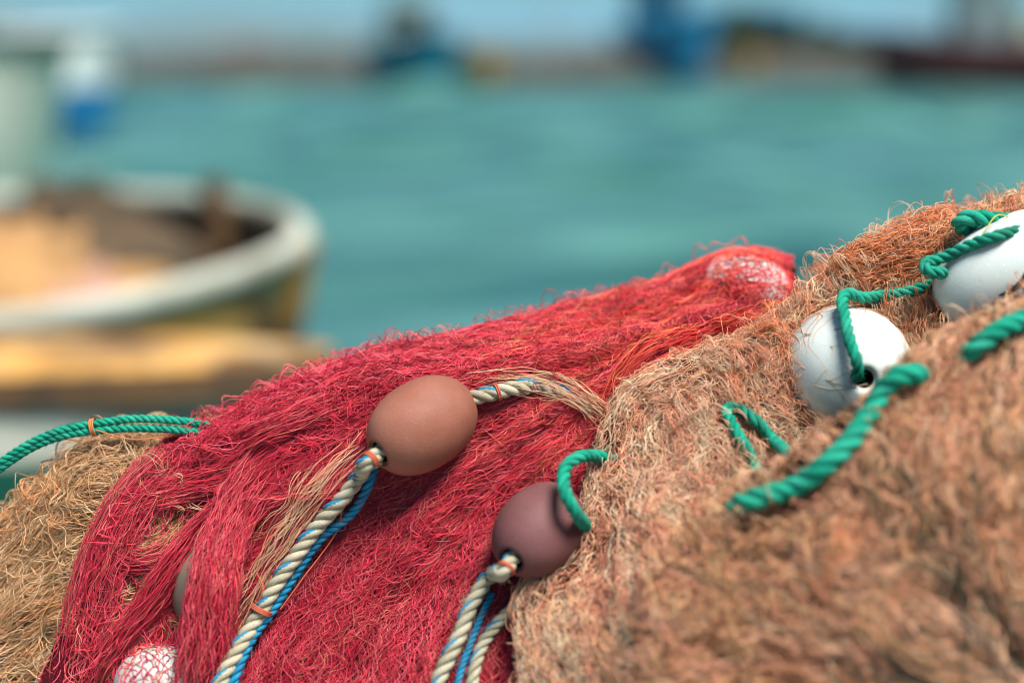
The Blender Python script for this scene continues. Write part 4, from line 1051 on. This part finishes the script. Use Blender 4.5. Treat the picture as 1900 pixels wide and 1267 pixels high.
M['heap_mauve'] = mat('mauve_net_heap', (0.26, 0.10, 0.12), 0.9, 0.15, noise=[(6, (0.15, 0.07, 0.07), 0.4, 0.7, 6)], bump=(80, 0.8, 0.02))
def inboat(x, y, z): return xfA([[x, y, z]])[0]
tag(heap('net_heap', inboat(1.26, 0.0, 0.44), (0.46, 0.72, 0.36), 3, mtl=M['heap_ochre']), 'ochre net heap lying in the open wooden boat', 'net heap', 'net heaps in the open boat')
tag(heap('net_heap', inboat(1.40, 0.42, 0.50), (0.36, 0.26, 0.34), 14, mtl=M['heap_brown']), 'dark brown net heap against the far side of the open boat', 'net heap', 'net heaps in the open boat')
tag(heap('net_heap', inboat(1.62, -0.28, 0.42), (0.19, 0.36, 0.30), 5, mtl=M['heap_pink']), 'dusty pink net heap next to the ochre heap in the open boat', 'net heap', 'net heaps in the open boat')
tag(heap('net_heap', inboat(1.80, -0.40, 0.46), (0.13, 0.18, 0.22), 8, mtl=M['heap_mauve']), 'small mauve net heap under the near gunwale of the open boat', 'net heap', 'net heaps in the open boat')

# B: white skiff with an overhanging ochre deck, in front
tipB = P(600, 662, 3.05)
hB = Hull(4.0, 0.44, 0.70, keel=-0.2, bow=0.9, rake=0.62, flare=-0.8, bowrise=0.0, fine=0.62)
boatB, xfB = boat('skiff', 'narrow white skiff with a flat ochre timber deck beside the open boat', hB, (tipB[0] - 2.0 - 0.015, tipB[1], 0.0), R(1.5), [(0.80, 1), (1.0, 0)], [M['cream_paint'], M['green_bottom']],
   deck=(M['ochre_wood'], 0.025, 0.065, 0.065), group='small boats moored beside the nets')

# C: tall cream bow at the far left, D: white and blue boat behind it
dC = 9.0; tipC = P(118, 84, dC)
hC = Hull(9.0, 2.6, 1.20, keel=-0.4, bow=3.0, rake=0.8, flare=-0.9, bowrise=0.17, fine=0.75)
boatC, xfC = boat('fishing_boat', 'cream hulled fishing boat with a tall upright bow at the upper left edge', hC, (tipC[0] - 4.5 * math.cos(R(24)), tipC[1] + 4.5 * math.sin(R(24)), 0.0), R(-24), [(0.3, 1), (1.0, 0)], [M['cream_hull'], M['green_bottom']],
   rail=(M['dark_gear'], 0.035, 0.05), deck=(M['inside_wood'], -0.02, 0.02, 0.12), group='fishing boats at the left')
g_h = heap('net_heap', xfC([[2.6, 0.1, 1.22]])[0], (1.0, 0.7, 0.60), 12, mtl=M['green_net']); tag(g_h, 'dull green net heap on the deck of the cream hulled boat', 'net heap')
dD = 21.0; tipD = P(208, 60, dD)
hD = Hull(9.0, 3.0, 1.45, keel=-0.5, bow=3.2, rake=0.4, flare=-0.9, bowrise=0.15, fine=0.6)
boatD, xfD = boat('fishing_boat', 'fishing boat with white topsides above a deep blue hull, behind the cream bow', hD, (tipD[0] - 4.5 * math.cos(R(16)), tipD[1] + 4.5 * math.sin(R(16)), 0.0), R(-16), [(0.28, 2), (0.62, 0), (1.0, 1)], [M['blue_paint'], M['white_paint'], M['green_bottom']],
   rail=(M['white_paint'], 0.08, 0.06), deck=(M['inside_wood'], -0.02, 0.02, 0.25), group='fishing boats at the left')

# far boats, bow on, in front of the breakwater
def far_boat(label, px, yw, wpx, hull_h, m_hull, m_cabin, cab, mast_h, rz, name='trawler', m_band=None, back=0.3, group='boats moored along the breakwater'):
    p0 = water_point(px, yw); dist = np.linalg.norm(p0 - CAM); Bm = wpx / FPX * dist
    L = Bm * 2.4
    h = Hull(L, Bm, hull_h, keel=-0.5, bow=L * 0.45, rake=0.5, flare=0.2, bowrise=hull_h * 0.35, fine=0.6)
    root, xf = boat(name, label, h, (p0[0], p0[1] + L * back, 0), rz, [(0.33, 1), (1.0, 0)], [m_hull, m_band or m_hull], rail=(m_hull, 0.07, 0.06), deck=(M['inside_wood'], -0.02, 0.02, 0.2), group=group)
    x0, x1, hw, z0, z1 = [c_ * q_ for c_, q_ in zip(cab, (L, L, Bm, 1, 1))]
    wh = part_box(root, 'wheelhouse', xf, (x0, -hw, z0), (x1, hw, z1), m_cabin, 0.06)
    win = part_box(wh, 'window', xf, (x1 + 0.012, -hw * 0.8, z0 + (z1 - z0) * 0.55), (x1 + 0.03, hw * 0.8, z1 - 0.15), M['glass'], 0.005)
    part_box(wh, 'roof', xf, (x0 - 0.1, -hw - 0.1, z1 + 0.003), (x1 + 0.15, hw + 0.1, z1 + 0.10), m_cabin, 0.03)
    pole(root, 'mast', xf([[x0 - 0.3, 0, hull_h * 0.7]])[0], xf([[x0 - 0.3, 0, mast_h]])[0], 0.06, M['metal'], 0.035)
    return root, xf
far_boat('teal boat with a cream wheelhouse moored before the breakwater', 760, 172, 150, 1.35, M['teal_paint'], M['beige_paint'], (-0.30, 0.05, 0.26, 1.0, 2.7), 4.2, R(-72))
far_boat('bright blue boat with a tall blue and grey wheelhouse moored before the breakwater', 1245, 158, 140, 1.9, M['sky_paint'], M['sky_paint'], (-0.30, -0.02, 0.30, 1.6, 4.0), 5.0, R(-76))
rootR, xfR = far_boat('maroon trawler with a grey superstructure at the right', 1800, 166, 150, 1.45, M['maroon_paint'], M['grey_paint'], (-0.14, 0.10, 0.32, 1.0, 3.9), 6.2, R(178), back=0.0, group='boats moored along the breakwater')
part_box(rootR, 'deckhouse', xfR, (-3.2, -0.8, 1.0), (-1.4, 0.8, 2.3), M['beige_paint'], 0.05)
pole(rootR, 'boom', xfR([[1.0, 0, 1.4]])[0], xfR([[3.0, 0, 4.4]])[0], 0.07, M['metal'], 0.04)
def gear_heap(px, yw, size, m, label, seed, z=0.0, back=0.0):
    p0 = water_point(px, yw)
    o = heap('net_heap', (p0[0], p0[1] + back, z), size, seed, mtl=m); tag(o, label, 'net heap')
    return o
def dinghy(px, yw, wpx, label):
    p0 = water_point(px, yw); Bm = wpx / FPX * np.linalg.norm(p0 - CAM)
    h = Hull(Bm * 2.3, Bm, 0.95, keel=-0.2, bow=Bm * 1.0, rake=0.2, flare=0.2, bowrise=0.3, fine=0.6)
    r_, xf = boat('dinghy', label, h, (p0[0], p0[1] + Bm, 0), R(-80), [(1.0, 0)], [M['ochre_paint']], rail=(M['ochre_paint'], 0.06, 0.05), inner=M['ochre_paint'], floor_v=0.6, group='ochre dinghies at the breakwater')
dinghy(885, 164, 92, 'ochre dinghy moored beside the teal boat')
dinghy(1374, 158, 92, 'ochre dinghy moored beside the bright blue boat')

# breakwater of rubble
pb0 = water_point(150, 160); yB = pb0[1] + 3
M['rubble'] = mat('rubble_stone', (0.042, 0.041, 0.034), 0.9, 0.2, noise=[(1.2, (0.07, 0.07, 0.06), 0.4, 0.65, 6), (0.4, (0.07, 0.058, 0.044), 0.45, 0.7, 4)], bump=(3, 0.8, 0.2))
n_x, n_y = 320, 14
nz1, nz2 = Noise2(71), Noise2(72)
xs = np.linspace(-60, 60, n_x); V = []
for i, x in enumerate(xs):
    for j in range(n_y):
        u = j / (n_y - 1); y = yB - 2.2 + 5.0 * u
        z = -0.4 + 1.6 * math.sin(math.pi * u) ** 0.6
        k = 0.32 * float(nz1(np.array(x * 1.3), np.array(u * 7.0))) + 0.22 * float(nz2(np.array(x * 2.9), np.array(u * 13.0)))
        V.append((x, y + k * 0.8, z + k))
idx = np.arange(n_x * n_y).reshape(n_x, n_y)
g = Geo(); g.add(V, np.stack([idx[:-1, :-1], idx[1:, :-1], idx[1:, 1:], idx[:-1, 1:]], -1).reshape(-1, 4))
bw = link_mesh('breakwater', g.mesh('breakwater', False), M['rubble']); tag(bw, 'long low breakwater of grey brown rubble across the harbour mouth', 'breakwater')
# light post on the breakwater
lp = empty('lamp_post', (0, 0, 0)); p0 = P(1018, 80, yB); lp.location = (p0[0], yB, 1.0); tag(lp, 'thin grey lamp post standing on the breakwater', 'lamp post')
pole(lp, 'post', (p0[0], yB, 1.0), (p0[0], yB, 4.3), 0.08, M['metal'], 0.05)
part_box(lp, 'lamp_head', lambda v: np.asarray(v, float), (p0[0] - 0.35, yB - 0.18, 4.303), (p0[0] + 0.35, yB + 0.18, 4.5), M['grey_paint'], 0.04)

# dark shrubs and a blue roofed shed behind the breakwater at the right
M['leaf'] = mat('dark_leaves', (0.014, 0.045, 0.020), 0.6, 0.3, noise=[(1.5, (0.03, 0.075, 0.03), 0.4, 0.7, 4)])
M['bark'] = mat('bark', (0.09, 0.06, 0.04), 0.9, 0.2)
def shrub(px, h, w_, label, seed):
    g_ = np.random.default_rng(seed); p0 = P(px, 100, 64.0); base = np.array([p0[0], 64.0, 0.9])
    root = empty('shrub', base); tag(root, label, 'shrub', 'dark shrubs behind the breakwater')
    pole(root, 'trunk', base, base + (0, 0, h * 0.7), 0.12, M['bark'], 0.04)
    n = 2600
    cl = g_.normal(0, 1, (26, 3)); cl /= np.linalg.norm(cl, axis=1, keepdims=True); cl *= g_.uniform(0.3, 0.95, (26, 1))
    c = cl[g_.integers(0, 26, n)] + g_.normal(0, 0.20, (n, 3)); c = c * np.array([w_ / 2, w_ / 2.4, h / 2]) + base + (0, 0, h * 0.5)
    a = g_.normal(0, 1, (n, 3)); a /= np.linalg.norm(a, axis=1, keepdims=True); b_ = np.cross(a, g_.normal(0, 1, (n, 3))); b_ /= np.linalg.norm(b_, axis=1, keepdims=True)
    s = g_.uniform(0.06, 0.14, (n, 1)); Vv = np.stack([c - a * s, c + b_ * s * 0.6, c + a * s, c - b_ * s * 0.6], 1).reshape(-1, 3)
    gg = Geo(); gg.add(Vv, np.arange(n * 4).reshape(n, 4)); link_mesh('crown', gg.mesh('crown', False), M['leaf'], root)
for k_, (px, h, w_) in enumerate([(1325, 1.9, 2.0), (1385, 2.2, 2.2), (1450, 2.0, 2.4), (1520, 1.5, 2.2), (1590, 1.1, 1.8)]):
    shrub(px, h, w_, ['dark green shrub right behind the bright blue boat', 'tallest dark green shrub below the blue shed roof', 'broad dark green shrub right of the tallest one', 'low dark green shrub among the sloping row', 'lowest dark green shrub beside the maroon trawler'][k_], 100 + k_)
sh = P(1370, 60, 72.0); shx = lambda v: np.asarray(v, float) + np.array([sh[0], 72.0, 0.5])
shed = empty('shed', (sh[0], 72.0, 0.5)); tag(shed, 'low shed with a bright blue roof behind the dark shrubs', 'shed')
part_box(shed, 'wall', shx, (-2.0, -1.5, 0), (2.0, 1.5, 2.0), M['grey_paint'], 0.03)
part_box(shed, 'roof', shx, (-2.3, -1.8, 2.003), (2.3, 1.8, 2.75), M['sky_paint'], 0.1)
part_box(shed, 'door', shx, (-0.5, -1.53, 0.05), (0.5, -1.503, 1.8), M['blue_paint'], 0.005)
gear_heap(1905, 140, (1.1, 1.2, 1.9), M['green_net'], 'green net heap piled on the stern of the maroon trawler', 33, z=1.15, back=1.0)

# land behind the quay side and hills
M['hill'] = mat('hill_scrub', (0.075, 0.105, 0.07), 0.95, 0.1, noise=[(0.01, (0.13, 0.12, 0.09), 0.4, 0.7, 5)])
nzh = Noise2(5)
def hill_top(px, D):
    y = np.interp(px, [-900, -100, 200, 420, 640, 900, 1300, 1700, 2600], [-20, 0, 42, 22, 40, 64, 58, 52, 40]); return CAM[2] + (90 - y) / FPX * D
V = []; D0 = 2400.0; xs = np.linspace(-2600, 2600, 160)
for x in xs:
    px = 950 + FPX * x / D0
    h = hill_top(px, D0) + 4 * float(nzh(np.array(x / 90), np.array(1.5)))
    for j in range(9):
        u = j / 8; V.append((x, D0 - 500 + 1100 * u, -2 + (h + 2) * math.sin(math.pi * min(u * 1.0, 1) ) ** 0.8 + 3 * float(nzh(np.array(x / 60), np.array(u * 9)))* math.sin(math.pi * u)))
idx = np.arange(160 * 9).reshape(160, 9)
g = Geo(); g.add(V, np.stack([idx[:-1, :-1], idx[1:, :-1], idx[1:, 1:], idx[:-1, 1:]], -1).reshape(-1, 4))
hl = link_mesh('hills', g.mesh('hills'), M['hill']); tag(hl, kind='structure')

# ------------------------------------------------------------------ air
HAZE = 0.00022
if HAZE:
    mh = bpy.data.materials.new('sea_haze'); mh.use_nodes = True; nt = mh.node_tree
    nt.nodes.remove(nt.nodes['Principled BSDF']); pv = nt.nodes.new('ShaderNodeVolumePrincipled')
    pv.inputs['Color'].default_value = (0.42, 0.78, 1.0, 1); pv.inputs['Density'].default_value = HAZE
    nt.links.new(pv.outputs[0], nt.nodes['Material Output'].inputs['Volume'])
    g = Geo(); box_geo(g, (-4200, -100, -3.2), (4200, 6200, 130)); hz = link_mesh('haze', g.mesh('haze', False), mh); tag(hz, kind='stuff')

# ------------------------------------------------------------------ light
SUN_EL, SUN_AZ = 65.0, 136.0           # azimuth from +Y towards +X
wd = bpy.data.worlds.new('World'); sc.world = wd; wd.use_nodes = True
nt = wd.node_tree; bg = nt.nodes['Background']
sky = nt.nodes.new('ShaderNodeTexSky'); sky.sky_type = 'NISHITA'; sky.sun_disc = False
sky.sun_elevation = R(SUN_EL); sky.sun_rotation = R(SUN_AZ); sky.ozone_density = 2.0; sky.dust_density = 0.6; sky.air_density = 1.0
tn = nt.nodes.new('ShaderNodeMix'); tn.data_type = 'RGBA'; tn.blend_type = 'MULTIPLY'; tn.inputs[0].default_value = 1.0; tn.inputs[7].default_value = (0.46, 0.90, 1.0, 1)
nt.links.new(sky.outputs[0], tn.inputs[6]); nt.links.new(tn.outputs[2], bg.inputs['Color']); bg.inputs['Strength'].default_value = 0.052
sl = bpy.data.lights.new('sun', 'SUN'); sl.energy = 5.0; sl.angle = R(28); sl.color = (1.0, 0.97, 0.93)
so = bpy.data.objects.new('sun', sl); COL.objects.link(so)
dirv = Vector((math.sin(R(SUN_AZ)) * math.cos(R(SUN_EL)), math.cos(R(SUN_AZ)) * math.cos(R(SUN_EL)), math.sin(R(SUN_EL))))
so.rotation_euler = dirv.to_track_quat('Z', 'Y').to_euler(); so.location = (0, 0, 20)

vs = sc.view_settings; vs.view_transform = 'Standard'; vs.look = 'None'; vs.exposure = 0.78; vs.gamma = 1.0; vs.use_curve_mapping = False
sc.render.engine = 'CYCLES'
cy = sc.cycles
cy.filter_width = 1.1
cy.use_denoising = True; cy.denoiser = 'OPENIMAGEDENOISE'
cy.max_bounces = 6; cy.diffuse_bounces = 1; cy.glossy_bounces = 2; cy.transmission_bounces = 2; cy.volume_bounces = 0; cy.caustics_reflective = False; cy.caustics_refractive = False
